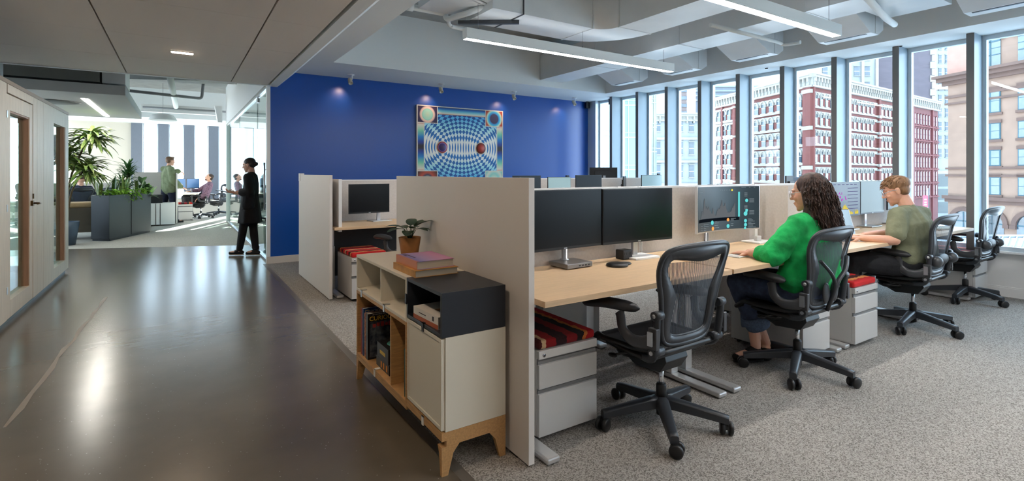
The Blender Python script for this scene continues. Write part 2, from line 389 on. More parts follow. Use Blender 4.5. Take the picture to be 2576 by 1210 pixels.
# -------------------------------------------------------- phone booths along the corridor
M_wash = mat('whitewashed_wood', (222,211,194), .5, vary=(7,.10), stretch=(4,4,.5))
M_jamb = mat('brown_wood_jamb', (172,132,104), .5, vary=(10,.15), stretch=(5,5,.5))
pod = thing('phone_booth', (-1.22,5.0,0), 'whitewashed timber phone booth with glazed door and side window along the corridor', 'phone booth')
b = MB(); X0 = -2.9; Z1 = 2.06
def P(y): return y-5.0
# corridor face in strips (front at x=0 local, 0.09 thick)
def strip(y0, y1, z0=.05, z1=Z1, m=0, dx=0.0): b.box(-.09+dx, P(y0), z0, dx, P(y1), z1, m)
strip(4.2, 5.955); strip(6.895, 7.06); strip(7.066, 7.36)
strip(5.99, 6.89, 1.985, Z1); strip(7.366, 7.90); strip(8.62, 8.84); strip(7.90, 8.62, .05, .17); strip(7.90, 8.62, 1.88, Z1)
b.build('wall_panel', M_wash, pod, bevel=.002)
b = MB(); b.box(-1.7, P(8.76), .05, -.09, P(8.84), .13); b.box(-1.7, P(8.76), 1.93, -.09, P(8.84), Z1); b.box(-1.7, P(8.76), .13, -1.62, P(8.84), 1.93); b.box(-1.7, P(4.2), .05, -.09, P(4.28), Z1); b.box(-1.78, P(4.2), .05, -1.7, P(8.84), .9); b.box(-1.78, P(4.2), 1.9, -1.7, P(8.84), Z1)
b.build('side_panel', M_wash, pod)
b = MB(); b.box(-1.8, P(4.18), Z1, .004, P(8.845), Z1+.035); b.build('roof', mat('booth_roof_edge', (150,130,112), .5), pod)
b = MB(); b.box(-1.7, P(4.25), .0, -.03, P(8.8), .05); b.build('plinth', M_black, pod)
b = MB(); b.box(-1.70, P(4.28), .051, -.09, P(8.76), .07); b.build('booth_floor', M_carpet, pod)
b = MB(); b.box(-.06, P(7.93), .17, -.01, P(7.90), 1.88); b.box(-.06, P(8.59), .17, -.01, P(8.62), 1.88); b.box(-.085, P(7.9), .17, -.0, P(8.62), .185, 1)
bb = b.build('window_jamb', [M_jamb, M_wash], pod)
g = MB(); g.box(-.055, P(7.93), .185, -.047, P(8.59), 1.88); g.build('pane', M_gp, bb)
door = MB(); 
for (y0,y1,z0,z1) in ((5.965,6.08,.05,1.975),(6.77,6.885,.05,1.975),(6.08,6.77,.05,.20),(6.08,6.77,1.84,1.975)): door.box(-.085, P(y0), z0, -.004, P(y1), z1)
dr = door.build('door', M_wash, pod, bevel=.002)
b = MB(); b.box(-.06, P(6.08), .20, -.01, P(6.095), 1.84); b.box(-.06, P(6.755), .20, -.01, P(6.77), 1.84); b.box(-.06, P(6.08), 1.825, -.01, P(6.77), 1.84); b.build('jamb_lining', M_jamb, dr)
g = MB(); g.box(-.055, P(6.095), .20, -.047, P(6.755), 1.84); g.build('pane', M_gp, dr)
M_brass = mat('bronze_metal', (120,96,66), .3, metal=.9)
b = MB(); b.cbox((.006, P(6.83), 1.0), (.02,.05,.05)); b.tube([(.0,P(6.83),1.0),(.06,P(6.83),1.0),(.066,P(6.82),1.0),(.066,P(6.70),1.0)], .009, 8); b.cbox((.012, P(6.83), 1.07), (.012,.012,.05)); b.build('door_handle', M_brass, dr)
for z in (.30, 1.0, 1.80): b = MB(); b.box(-.01, P(5.945), z-.03, .004, P(5.975), z+.03); b.build('hinge', M_alu, dr)
g = MB(); g.box(-1.62, P(8.79), .13, -.09, P(8.80), 1.93); g.build('end_pane', M_gp, pod)
b = MB(); b.box(-1.6, P(4.5), .70, -1.0, P(6.8), .73); b.build('shelf', M_maple, pod)
# free-standing pipe post behind the booths
b = MB(); b.tube([(-1.9,8.95,0),(-1.9,8.95,3.55)], .035, 12); tag(b.build('steel_pipe', M_ceil), 'pale vertical pipe rising behind the phone booth', 'pipe')
# ================================================================ ceiling services
M_led = glow('led_strip', (252,247,243), 50)
def pendant(x0, x1, y, label, group):
    t = thing('linear_pendant_light', ((x0+x1)/2, y, 2.6), label, 'light', group)
    h = (x1-x0)/2
    b = MB(); b.box(-h, -.045, .012, h, .045, .105); b.box(-h, -.045, 0, h, -.038, .012); b.box(-h, .038, 0, h, .045, .012); b.box(-h,-.038,0,-h+.006,.038,.012); b.box(h-.006,-.038,0,h,.038,.012)
    b.build('housing', M_ceil, t, bevel=.002)
    b = MB(); b.box(-h+.007, -.037, .003, h-.007, .037, .0115); b.build('diffuser', M_led, t)
    b = MB(); b.box(-h+.03, -.03, .106, h-.03, .03, .109); b.build('added_uplight', glow('ceiling_fill_glow', (236,246,255), 2.5), t)  # glow added on top to brighten the ceiling
    for s in (-1, 0, 1):
        b = MB(); b.tube([(s*h*.9, 0, .105), (s*h*.9, 0, .95)], .0018, 6); b.tube([(s*h*.9,0,.105),(s*h*.9,0,.13)], .006, 8); b.build('suspension_cable', M_graph, t)
    return t
pendant(2.32, 5.33, 4.40, 'long white linear pendant over the aisle between the two desk rows', 'linear pendants')
pendant(2.20, 5.26, 2.39, 'long white linear pendant above the near desk row, cut by the top edge', 'linear pendants')
pendant(2.20, 5.26, .35, 'long white linear pendant behind the viewpoint', 'linear pendants')  # unseen pendant added to fill the room with light
pendant(2.20, 5.26, -1.7, 'long white linear pendant furthest behind the viewpoint', 'linear pendants')  # further unseen pendant, also added as fill light
# recessed corridor downlights: the far one is seen, the rest added for fill
for (x, y) in ((.03,6.27),(.03,4.0),(.03,1.7),(.03,-.6)):
    t = thing('recessed_downlight', (x, y, 2.54), 'small rectangular downlight recessed in the corridor ceiling' if y > 6 else 'recessed corridor downlight nearer the viewpoint, outside the frame', 'light', None if y > 6 else 'unseen corridor downlights')
    b = MB(); b.box(-.10,-.04,-.004,.10,.04,.0); b.build('trim_ring', M_white, t)
    b = MB(); b.box(-.09,-.032,-.006,.09,.032,-.0042); b.build('diffuser', glow('downlight_glow', (255,226,196), 210), t)
# spotlights over the blue wall
for (x, nm) in ((2.15,'leftmost white spotlight above the blue wall'),(3.63,'white spotlight above the left edge of the artwork'),(5.07,'white spotlight above the right part of the blue wall'),(6.48,'white spotlight nearest the windows on the blue wall')):
    t = thing('ceiling_spotlight', (x, 7.7, 2.77), nm, 'light', 'spotlights on the blue wall')
    b = MB(); b.lathe([(.0,-.012),(.05,-.012),(.05,0),(0,0)], n=18); b.tube([(.02,0,-.012),(.02,0,-.075)], .007, 8); b.build('mount', M_white, t)
    b = MB(); b.X = Matrix.Translation((-.01,.0,-.10)) @ Matrix.Rotation(math.radians(-38), 4, 'X'); b.lathe([(.0,.055),(.022,.055),(.03,.03),(.034,-.05),(.028,-.05),(.024,-.02),(0,-.02)], n=18); b.build('lamp_head', mat('spot_head', (205,196,176), .35, metal=.3), t)
    l = bpy.data.lights.new('spot_beam', 'SPOT'); l.energy = 4.5; l.spot_size = math.radians(85); l.spot_blend = 1.0; l.color = (1,.66,.52); l.shadow_soft_size = .03
    lo = bpy.data.objects.new('spot_beam', l); COL.objects.link(lo); lo.parent = t; lo.location = (-.01,.05,-.14)
    lo.rotation_euler = Vector((.10,-.25,.26)).to_track_quat('Z','Y').to_euler()
# big rectangular duct with a bend
def bend_path():
    pts = [(-2.0,0)]
    return pts
t = thing('air_duct', (4.0,4.6,2.9), 'large rectangular air duct that bends round above the linear pendants', 'duct')
def ductbox(pts_in, pts_out, z0, z1, name, par):
    b = MB(); n = len(pts_in)
    A = [b.P((p[0],p[1],z0)) for p in pts_in]; B = [b.P((p[0],p[1],z0)) for p in pts_out]
    C = [b.P((p[0],p[1],z1)) for p in pts_in]; D = [b.P((p[0],p[1],z1)) for p in pts_out]
    for k in range(n-1):
        b.F((A[k],A[k+1],B[k+1],B[k]),0); b.F((C[k],D[k],D[k+1],C[k+1]),0); b.F((A[k],C[k],C[k+1],A[k+1]),0,n>3); b.F((B[k],B[k+1],D[k+1],D[k]),0,n>3)
    b.F((A[0],B[0],D[0],C[0]),0); b.F((A[-1],C[-1],D[-1],B[-1]),0)
    return b.build(name, M_duct, par)
L = lambda pts: [(p[0]-4.0, p[1]-4.6) for p in pts]
ductbox(L([(2.55,4.25),(3.84,4.25)]), L([(2.55,4.80),(3.84,4.80)]), 0, .6, 'duct_run', t)
arc_i = [(3.84+.20*math.sin(a), 4.05+.20*math.cos(a)) for a in [PI/2*k/12 for k in range(13)]]
arc_o = [(3.84+.70*math.sin(a), 4.05+.75*math.cos(a)) for a in [PI/2*k/12 for k in range(13)]]
ductbox(L(arc_i), L(arc_o), 0, .6, 'duct_elbow', t)
ductbox(L([(4.04,4.05),(4.04,-1.0)]), L([(4.54,4.05),(4.54,-1.0)]), 0, .6, 'duct_run', t)
for (x0,y0,x1,y1) in ((3.835,4.245,3.85,4.805),(4.035,4.045,4.545,4.06),(2.90,4.245,2.915,4.805)):
    b = MB(); b.box(x0-4.0,y0-4.6,-.006,x1-4.0,y1-4.6,.0); b.box(x0-4.0,y0-4.6-.004,-.006,x1-4.0,y0-4.6,.6); b.build('duct_joint', M_graph if x0 < 3 else M_duct, t)
# duct collar box at its left end
b = MB(); b.box(-1.95,-.36,.08,-1.45,.30,.62); b.build('plenum_box', M_duct, t)
# straight duct along the windows
t2 = thing('air_duct', (5.35,4.0,2.87), 'straight square duct running parallel to the windows', 'duct')
b = MB(); b.box(-.24,-5.0,0,.24,2.97,.42); b.build('duct_run', M_duct, t2)
for y in (1.6,.1,-1.4):
    b = MB(); b.box(-.246,y,-.006,.246,y+.012,.42); b.build('duct_joint', M_duct, t2)
# supply diffusers angled towards the windows
for i, y in enumerate((5.95, 4.85, 3.75, 2.67, 1.40, .4)):
    q = thing('air_diffuser', (5.9, y, 2.80), '%s angled air diffuser branching off the window duct' % ('furthest','second furthest','third','fourth','fifth','nearest')[i], 'air diffuser', 'air diffusers along the windows')
    w = .26
    b = MB(); b.prism([(-.32,.34),(-.32,.16),(.12,-.04),(.30,-.04),(.42,.03),(.42,.26),(.22,.30),(.05,.34)], 'y', -w, w); b.build('diffuser_box', M_duct, q, bevel=.004)
    b = MB(); b.box(.14,-w*.8,-.044,.17,w*.8,-.0395); b.build('slot', M_black, q)
    b = MB(); b.box(.225,-w-.004,-.03,.235,w+.004,.30); b.build('joint_strip', M_duct, q)
# large flat duct board at top right
t3 = thing('duct_box', (5.62,1.80,2.92), 'wide flat duct box at the top right, cut by the frame', 'duct')
b = MB(); b.box(0,0,0,.60,.56,.42); b.build('box_body', M_duct, t3, bevel=.004)
b = MB(); b.box(.40,.50,-.012,.46,.51,-.001); b.build('latch', M_graph, t3)
# pipes
def pipe(name, pts, r, label, m=None, n=12, couplings=()):
    t = thing(name, pts[0], label, 'pipe'); o = Vector(pts[0])
    P_ = [Vector(p)-o for p in pts]
    b = MB()
    Q = []
    for i, p in enumerate(P_):
        if 0 < i < len(P_)-1:
            a = (P_[i-1]-p).normalized(); c = (P_[i+1]-p).normalized(); k = r*2.2
            for s in range(5):
                u = s/4; Q.append(p+a*k*(1-u)**2+c*k*u**2)
        else: Q.append(p)
    b.tube(Q, r, n); b.build('pipe_run', m or M_ceil, t)
    for c in couplings:
        c = Vector(c)-o; b = MB(); d = (P_[1]-P_[0]).normalized()
        b.tube([c-d*.03, c+d*.03], r*1.35, n); b.tube([c+Vector((0,0,r)), c+Vector((0,0,3.55-(c+o).z))], .005, 6); b.build('hanger', M_ceil, t)
    return t
pipe('sprinkler_pipe', [(1.72,4.95,3.0),(2.38,4.95,3.0)], .032, 'grey sprinkler pipe entering the recess beside the soffit', couplings=[(1.98,4.95,3.0)])
pipe('sprinkler_pipe', [(2.38,4.95,3.0),(2.38,4.95,2.93),(2.47,4.6,2.93),(2.60,4.4,2.98)], .03, 'short crossing pipe with elbows at the end of the linear pendant')
pipe('sprinkler_pipe', [(2.44,5.0,2.99),(2.44,5.0,2.90),(2.52,5.05,2.90),(2.9,5.05,2.90),(6.5,5.05,2.92)], .022, 'thin sprinkler pipe running behind the linear pendant')
pipe('sprinkler_pipe', [(4.6,3.30,2.83),(5.9,3.30,2.83),(5.97,3.30,2.81),(5.97,3.1,2.80)], .022, 'sprinkler branch pipe over the window duct')
pipe('sprinkler_pipe', [(3.6,1.75,2.83),(5.9,2.22,2.83),(6.3,2.30,2.86)], .03, 'diagonal sprinkler pipe near the top right', couplings=[])
pipe('conduit', [(2.0,4.2,3.05),(2.75,4.6,2.98)], .012, 'painted conduit over the pendant end', M_duct)
b = MB(); b.X = Matrix.Translation((2.45,4.35,2.97)) @ Matrix.Rotation(.42, 4, 'Z'); b.box(-.5,-.03,0,.5,.03,.02); b.box(-.5,-.03,0,.5,-.024,.05); b.box(-.5,.024,0,.5,.03,.05)
tag(b.build('cable_tray', M_duct), 'narrow metal cable tray across the duct end', 'cable tray')
b = MB(); b.X = Matrix.Translation((2.72,4.62,2.86)) @ Matrix.Rotation(-.6, 4, 'Z'); b.box(-.32,-.02,0,.32,.02,.035)
tag(b.build('support_strut', M_graph), 'dark support strut under the duct end', 'strut')
for (x,y) in ((6.9,4.05),(7.0,2.5)):
    b = MB(); b.lathe([(0,-.012),(.018,-.012),(.022,0),(0,0)], (x,y,2.77), 14); tag(b.build('sprinkler_head', M_black), 'tiny black disc in the window soffit %s' % ('above the middle windows' if y > 3 else 'at the right'), 'sensor', 'soffit sensors')  # sprinkler heads set in the soffit
# -------------------------------------------------------- far-area ceiling
t = thing('ceiling_cloud', (-1.8,11.2,2.42), 'suspended grey ceiling cloud beyond the corridor', 'ceiling panel')
b = MB(); b.box(-1.6,-1.95,0,1.15,1.9,.14); b.build('panel', mat('cloud_panel', (176,176,174), .7), t, bevel=.004)
b = MB(); b.box(.57,-1.27,-.004,.65,1.6,-.001); b.build('linear_light', glow('far_led', (255,250,240), 45), t)
b = MB(); b.lathe([(0,-.012),(.30,-.012),(.34,-.001),(0,-.001)], (.15,-.55,0), 28); b.build('round_grille', mat('grille_grey', (104,106,106), .8), t)
b = MB(); b.box(-3.6,9.35,2.60,-.95,9.9,3.2); tag(b.build('duct_box', mat('dark_duct', (128,128,122), .8)), 'dark grey duct box above the ceiling cloud', 'duct')
b = MB(); b.box(-.93,9.4,2.60,-.66,10.2,3.4); tag(b.build('duct_box', M_white), 'white box column beside the dark duct box', 'duct')
pipe('drain_pipe', [(-.15,9.2,2.98),(-.05,16.5,2.98)], .055, 'thick pale pipe hung under the slab in the far area')
pipe('sprinkler_pipe', [(-.9,12.6,2.93),(.42,13.1,2.93),(.45,13.1,3.3)], .03, 'grey pipe crossing the thick pale pipe', mat('grey_pipe', (150,152,154), .5))
pipe('sprinkler_pipe', [(-.75,15.6,2.93),(1.6,15.6,2.93)], .028, 'lower cross pipe in the far area', mat('grey_pipe', (150,152,154), .5))
b = MB(); b.X = Matrix.Translation((-.2,12.8,3.2)) @ Matrix.Rotation(-.45,4,'Z'); b.box(-1.0,-.2,0,1.3,.2,.25); tag(b.build('ceiling_beam', M_slab), 'slanting beam under the far slab', 'beam')
b = MB(); b.box(-.8,15.9,2.86,.95,16.1,3.05); tag(b.build('air_duct', M_white, bevel=.004), 'white duct across the far ceiling', 'duct')
b = MB(); b.prism([(.78,3.05),(.95,3.05),(.95,2.62),(.85,2.62)], 'y', 15.3, 15.6); tag(b.build('duct_drop', M_white), 'white duct drop next to the bulkhead', 'duct')
t = thing('pendant_lamp', (-.30,13.9,2.48), 'white dome pendant lamp in the far area', 'light')
b = MB(); b.lathe([(.27,0),(.275,.01),(.20,.12),(.08,.15),(.03,.155),(0,.155)], n=32); b.build('lamp_shade', M_white, t)
b = MB(); b.lathe([(0,.012),(.26,.012),(.26,.006),(0,.006)], n=32); b.build('diffuser', glow('pendant_glow', (255,250,240), 20), t)
b = MB(); b.tube([(0,0,.15),(0,0,1.07)], .003, 6); b.build('cord', M_graph, t)
# ================================================================ task chair
def mesh_fabric(name, rgb, dens, freq=520, ang=.25, rough=.55):
    """open knitted mesh: fine dark threads with holes between them"""
    m = bpy.data.materials.new(name); m.use_nodes = True; MT[name] = m
    nt = m.node_tree; b = nt.nodes['Principled BSDF']; b.inputs['Base Color'].default_value = (*lin(rgb), 1); b.inputs['Roughness'].default_value = rough
    o = nt.nodes['Material Output']; N = nt.nodes.new
    tc = N('ShaderNodeTexCoord'); mp = N('ShaderNodeMapping'); mp.inputs['Rotation'].default_value = (0, ang, 0)
    sp = N('ShaderNodeSeparateXYZ'); mu = N('ShaderNodeMath'); mu.operation = 'MULTIPLY'; mu.inputs[1].default_value = freq
    sn = N('ShaderNodeMath'); sn.operation = 'SINE'; gt = N('ShaderNodeMath'); gt.operation = 'GREATER_THAN'; gt.inputs[1].default_value = dens
    t = N('ShaderNodeBsdfTransparent'); x = N('ShaderNodeMixShader'); l = nt.links.new
    l(tc.outputs['Object'], mp.inputs[0]); l(mp.outputs[0], sp.inputs[0]); l(sp.outputs['X'], mu.inputs[0]); l(mu.outputs[0], sn.inputs[0]); l(sn.outputs[0], gt.inputs[0])
    l(gt.outputs[0], x.inputs[0]); l(b.outputs[0], x.inputs[1]); l(t.outputs[0], x.inputs[2]); l(x.outputs[0], o.inputs[0])
    return m
M_mesh = mesh_fabric('chair_back_mesh', (62,70,80), .42, 900)
M_seatm = mat('chair_seat_mesh', (34,36,40), .6, bump=(700,.3))
M_rim = mat('chair_frame_graphite', (50,54,60), .36)
def crom(pts, k=3, closed=False):
    out = []; n = len(pts)
    for i in range(n if closed else n-1):
        g = lambda j: Vector(pts[j % n]) if closed else Vector(pts[max(0, min(n-1, j))])
        p0, p1, p2, p3 = g(i-1), g(i), g(i+1), g(i+2)
        for s in range(k):
            t = s/k
            out.append(.5*((2*p1)+(p2-p0)*t+(2*p0-5*p1+4*p2-p3)*t*t+(3*p1-p0-3*p2+p3)*t**3))
    if not closed: out.append(Vector(pts[-1]))
    return out
OUT = [(0,.470),(.12,.472),(.175,.495),(.20,.56),(.212,.64),(.232,.74),(.258,.83),(.268,.90),(.258,.955),(.215,.987),(.11,1.0),(0,1.003)]
INN = [(0,.515),(.10,.517),(.145,.54),(.153,.60),(.150,.67),(.148,.735),(.172,.785),(.212,.85),(.226,.90),(.205,.937),(.10,.925),(0,.915)]
OUT = [(x*.94, .47+(z-.47)*.925) for x, z in OUT]; INN = [(x*.93, .47+(z-.47)*.925) for x, z in INN]
def yb(x, z): return -.200-.19*(z-.5)-.12*max(0, z-.84)+.65*x*x
def make_chair(kind='plain', padrot=0.0, legrot=0.0):
    t = thing('office_chair', (0,0,0), 'x', 'chair')
    mir = lambda h: [(p[0], p[1]) for p in h]+[(-p[0], p[1]) for p in h[-2:0:-1]]
    O = crom([(x,0,z) for x,z in mir(OUT)], 3, True); I = crom([(x,0,z) for x,z in mir(INN)], 3, True)
    O3 = [(p.x, yb(p.x,p.z), p.z) for p in O]; I3 = [(p.x, yb(p.x,p.z)+.004, p.z) for p in I]
    b = MB(); b.ring(O3, I3, (0,-.016,-.004)); b.tube([(p[0],p[1]-.008,p[2]) for p in O3], .0125, 8, closed=True); b.tube([(p[0],p[1]-.006,p[2]) for p in I3], .006, 6, closed=True)
    b.build('back_frame', M_rim, t)
    wi = crom([(x,0,z) for x,z in INN], 4)
    def W(z):
        for a, c in zip(wi, wi[1:]):
            if a.z <= z <= c.z and c.z > a.z: return a.x+(c.x-a.x)*(z-a.z)/(c.z-a.z)
        return .2
    def bm(u, v):
        q = (2*u-1); z = .514+.368*v; w = W(z); x = q*w
        return (x, yb(x,z)-.012*(1-q*q)*math.sin(PI*v)+.0, z)
    b = MB(); b.grid(bm, 14, 22); b.build('back_mesh', M_mesh, t)
    # seat
    def se(u, v):
        x = (2*u-1); w = .215+.035*v; y = -.20+.45*v
        z = .452-.022*math.sin(PI*min(1,v*1.05))*(1-x*x*.8)-(.045*max(0,(v-.86)/.14)**2)
        k = 1-.10*max(0, abs(x)-.7)/.3*(1 if v > .8 or v < .2 else 0)
        return (x*w*k, y, z)
    b = MB(); b.grid(se, 12, 14, thick=.012); b.build('seat', M_seatm, t)
    b = MB(); lp = [se(i/8,0) for i in range(9)]+[se(1,i/8) for i in range(1,9)]+[se(1-i/8,1) for i in range(1,9)]+[se(0,1-i/8) for i in range(1,8)]
    b.tube([(p[0],p[1],p[2]-.006) for p in lp], .015, 8, closed=True); b.build('seat_frame', M_black, t)
    # tilt mechanism
    b = MB(); b.prism([(-.14,.36),(-.10,.30),(.06,.29),(.14,.33),(.17,.38),(.10,.42),(-.12,.42)], 'x', -.085, .085)
    b.ell((0,.10,.355), (.15,.11,.045)); b.tube([(-.16,.02,.385),(.16,.02,.385)], .022, 10); b.box(-.20,-.16,.40,.20,-.12,.43)
    b.tube([(-.22,-.16,.41),(-.18,.06,.395),(-.19,.16,.415)], .016, 8); b.tube([(.22,-.16,.41),(.18,.06,.395),(.19,.16,.415)], .016, 8)
    b.tube([(.16,.02,.385),(.25,.05,.375)], .007, 6); b.ell((.26,.05,.375), (.02,.028,.01))
    b.tube([(-.16,.02,.385),(-.24,.06,.375)], .007, 6); b.ell((-.25,.06,.375), (.02,.028,.01))
    b.build('tilt_mechanism', M_black, t, bevel=.006)
    for s in (-1, 1):
        b = MB(); pts = [(s*.20,-.08,.405),(s*.225,-.15,.412),(s*.236,-.195,.440),(s*.241,-.212,.53),(s*.245,-.218,.61),(s*.245,-.220,.645)]
        b.tube(crom(pts,3), .019, 10, sx=.75); b.tube([(s*.215,-.218,.636),(s*.266,-.218,.636)], .022, 14); b.tube([(s*.19,-.200,.460),(s*.262,-.200,.460)], .022, 14)
        b.build('side_link', M_rim, t)
        b = MB(); b.lathe([(0,0),(.010,0),(.010,.003),(.004,.003),(.004,.001),(0,.001)], (s*.267-(.003 if s<0 else 0),-.218,.636), 12, axis='x'); b.build('bolt', M_alu, t)
        b = MB(); b.tube([(s*.262,-.200,.460),(s*.268,-.200,.460)], .010, 12); b.build('bolt', M_alu, t)
        b = MB(); pts = [(s*.258,-.215,.530),(s*.270,-.16,.500),(s*.278,-.09,.500),(s*.284,-.04,.540),(s*.288,-.03,.60),(s*.288,-.02,.620)]
        b.tube(crom(pts,3), [.036-.010*min(1,i/10) for i in range(16)], 10, sx=.62); b.box(s*.262-.010,-.235,.480,s*.262+.016,-.185,.58)
        ar = b.build('arm_support', M_graph, t, bevel=.004)
        b = MB(); b.box(s*.283-.004,-.222,.50,s*.283+.004,-.195,.565); b.build('height_lever', M_alu, ar)
        def pad(u, v, s=s):
            a = 2*PI*u; y = -.115+.295*v; e = max(.02, 1-abs(2*v-1)**5)**.5
            w = (.040+.012*math.sin(PI*v*.9))*e; h = .026*e
            zc = .640+.012*math.sin(PI*v*.8)-.05*max(0,v-.62)**1.5
            lx = w*math.cos(a)-s*.03*v; ly = y-.0; c_, s_ = math.cos(padrot), math.sin(padrot)
            return (s*.288+lx*c_-ly*s_, lx*s_+ly*c_, zc+h*math.sin(a))
        b = MB(); b.grid(pad, 14, 16); b.build('armrest', M_dark, t)
    if kind == 'y':
        b = MB(); b.tube(crom([(-.17,-.262,.77),(-.10,-.285,.70),(-.02,-.275,.63),(0,-.26,.56),(0,-.22,.44)],3), .009, 8, sx=1.5)
        b.tube(crom([(.17,-.262,.77),(.10,-.285,.70),(.02,-.275,.63),(0,-.26,.56)],3), .009, 8, sx=1.5); b.build('back_brace', M_rim, t)
        for s in (-1,1): b = MB(); b.ell((s*.055,-.240,.56), (.042,.013,.065)); b.build('lumbar_pad', M_dark, t)
    elif kind == 'lumbar':
        b = MB(); b.ell((0,-.238,.60), (.13,.024,.046)); b.build('lumbar_pad', M_dark, t)
        for s in (-1,1): b = MB(); b.ell((s*.185,-.250,.60), (.045,.042,.045)); b.tube([(s*.11,-.24,.60),(s*.18,-.25,.60)], .02, 10); b.build('lumbar_knob', M_graph, t)
    # the seat and back sit a little ahead of the column
    for k_ in kids(t): k_.location.y += .04
    # column and base
    b = MB(); b.lathe([(.013,.16),(.013,.31)], n=14); b.build('gas_cylinder', M_chrome, t)
    b = MB(); b.lathe([(0,.085),(.045,.085),(.052,.10),(.050,.125),(.034,.145),(.0,.146)], n=20)
    hub = b.build('base_hub', M_black, t)
    b = MB(); b.lathe([(.0,.05),(.026,.05),(.026,.20),(.022,.21),(0,.21)], n=16); b.build('column_sleeve', M_black, t)
    b = MB(); b.lathe([(0,.298),(.045,.298),(.05,.31),(.05,.345),(0,.345)], n=16); b.build('tilt_collar', M_black, t)
    for k in range(5):
        a = PI/2+2*PI*k/5+.35+legrot; R = Matrix.Rotation(a, 4, 'Z')
        b = MB(); b.X = R
        for i in range(8):
            pass
        sec = []
        for i in range(9):
            v = i/8; r = .03+.295*v; w = .030-.010*v; zt = .146-.048*v**1.1; zb = zt-.054+.018*v
            sec.append([(r,-w,zb),(r,w,zb),(r,w*1.0,zt-.008),(r,w*.6,zt),(r,-w*.6,zt),(r,-w,zt-.008)])
        I = [[b.P(p) for p in q] for q in sec]
        for i in range(8):
            for j in range(6): b.F((I[i][j], I[i+1][j], I[i+1][(j+1)%6], I[i][(j+1)%6]), 0, j > 1 and j < 5)
        b.F(I[0]); b.F(I[-1][::-1]); lg = b.build('base_leg', M_graph if False else M_rim, t)
        b = MB(); b.X = R @ Matrix.Translation((.315,0,0)) @ Matrix.Rotation(.6*k, 4, 'Z')
        for s in (-1,1): b.lathe([(0,s*.009),(.028,s*.009),(.033,s*.014),(.033,s*.026),(.026,s*.031),(0,s*.031)], (.012,0,.033), 18, axis='y')
        b.box(-.008,-.012,.03,.020,.012,.062); b.tube([(0,0,.05),(0,0,.085)], .009, 8); b.build('castor', M_black, t)
    return t
chairN = make_chair('plain', .55, -.42); chairA = make_chair('plain'); chairY = make_chair('y', 0, .36); chairL = make_chair('lumbar')
def set_chair(o, x, y, deg, label, group='mesh office chairs'):
    o.location = (x, y, 0); o.rotation_euler = (0,0,math.radians(deg-90)); o['label'] = label; o['group'] = group
set_chair(chairN, 2.10, 1.80, 91, 'empty black mesh office chair nearest the viewer, pushed to the near desk')
set_chair(chairY, 3.39, 1.78, 91, 'black mesh office chair with a Y-shaped brace, under the woman in green')
set_chair(chairL, 5.18, 1.76, 92, 'black mesh office chair under the man in the olive T-shirt')
dup(chairL, None, (6.76,1.85,0), math.radians(-1), 'empty black mesh office chair at the far right by the windows', 'mesh office chairs')
set_chair(chairA, 2.02, 5.10, 110, 'dark office chair in the second desk row, half hidden by the near end panel')
dup(chairA, None, (.53,17.2,0), math.radians(78), 'mesh office chair under the seated man in the far area', 'mesh office chairs')
dup(chairL, None, (1.02,18.0,0), math.radians(60), 'empty mesh office chair by the far windows', 'mesh office chairs')
dup(chairA, None, (-1.93,14.9,0), math.radians(35), 'pale-backed office chair behind the black planter', 'mesh office chairs')
dup(chairA, None, (-1.15,14.75,0), math.radians(-20), 'grey mesh chair back peeking over the left end of the planter', 'mesh office chairs')
# ================================================================ desks
XA = [1.335+1.362*k for k in range(4)]; DW = 1.355
def make_desk(dep=.695):
    t = thing('desk', (0,0,0), 'x', 'desk')
    b = MB(); b.box(0,0,.71,DW,dep,.738); b.build('desktop', M_maple, t, bevel=.0015)
    for x in (.062, DW-.062):
        b = MB(); b.box(x-.03,.36,.035,x+.03,.45,.50); b.box(x-.024,.368,.5,x+.024,.442,.70); b.build('leg', M_metal, t, bevel=.003)
        b = MB(); b.box(x-.036,.015,.006,x+.036,.67,.034); b.build('foot', M_metal, t, bevel=.008)
    b = MB(); b.box(.06,.38,.675,DW-.06,.43,.708); b.build('crossbeam', M_metal, t)
    b = MB(); b.box(.35,.60,.60,DW-.35,.66,.63); b.box(.35,.655,.60,DW-.35,.66,.70); b.build('cable_tray', M_black, t)
    return t
def set_lab(o, loc, rz, label, group): o.location = loc; o.rotation_euler = (0,0,rz); o['label'] = label; o['group'] = group
dk = make_desk()
set_lab(dk, (XA[0],1.785,0), 0, 'maple-topped desk nearest the viewer, with two black monitors', 'desks in the near row')
names = ['', 'maple-topped desk where the woman in green types', 'maple-topped desk where the man in the olive T-shirt sits', 'maple-topped desk beside the windows behind the empty chair']
for k in (1,2,3): dup(dk, None, (XA[k],1.775+.004*k,.003), 0, names[k], 'desks in the near row')
for k in range(4): dup(dk, None, (XA[k]+DW, 3.46, 0), PI, ['first','second','third','window-end'][k]+' desk on the back side of the near row, behind its screens', 'desks behind the near screens')
for k in range(4): dup(dk, None, (XA[k],5.37,0), 0, ['maple desk of the second row seen between the two white end panels','second desk of the back row, behind the near row','third desk of the back row','back-row desk beside the windows'][k], 'desks in the second row')
for k in range(4): dup(dk, None, (XA[k]+DW, 6.92, 0), PI, ['first','second','third','window-end'][k]+' desk on the far side of the second row', 'desks behind the second-row screens')
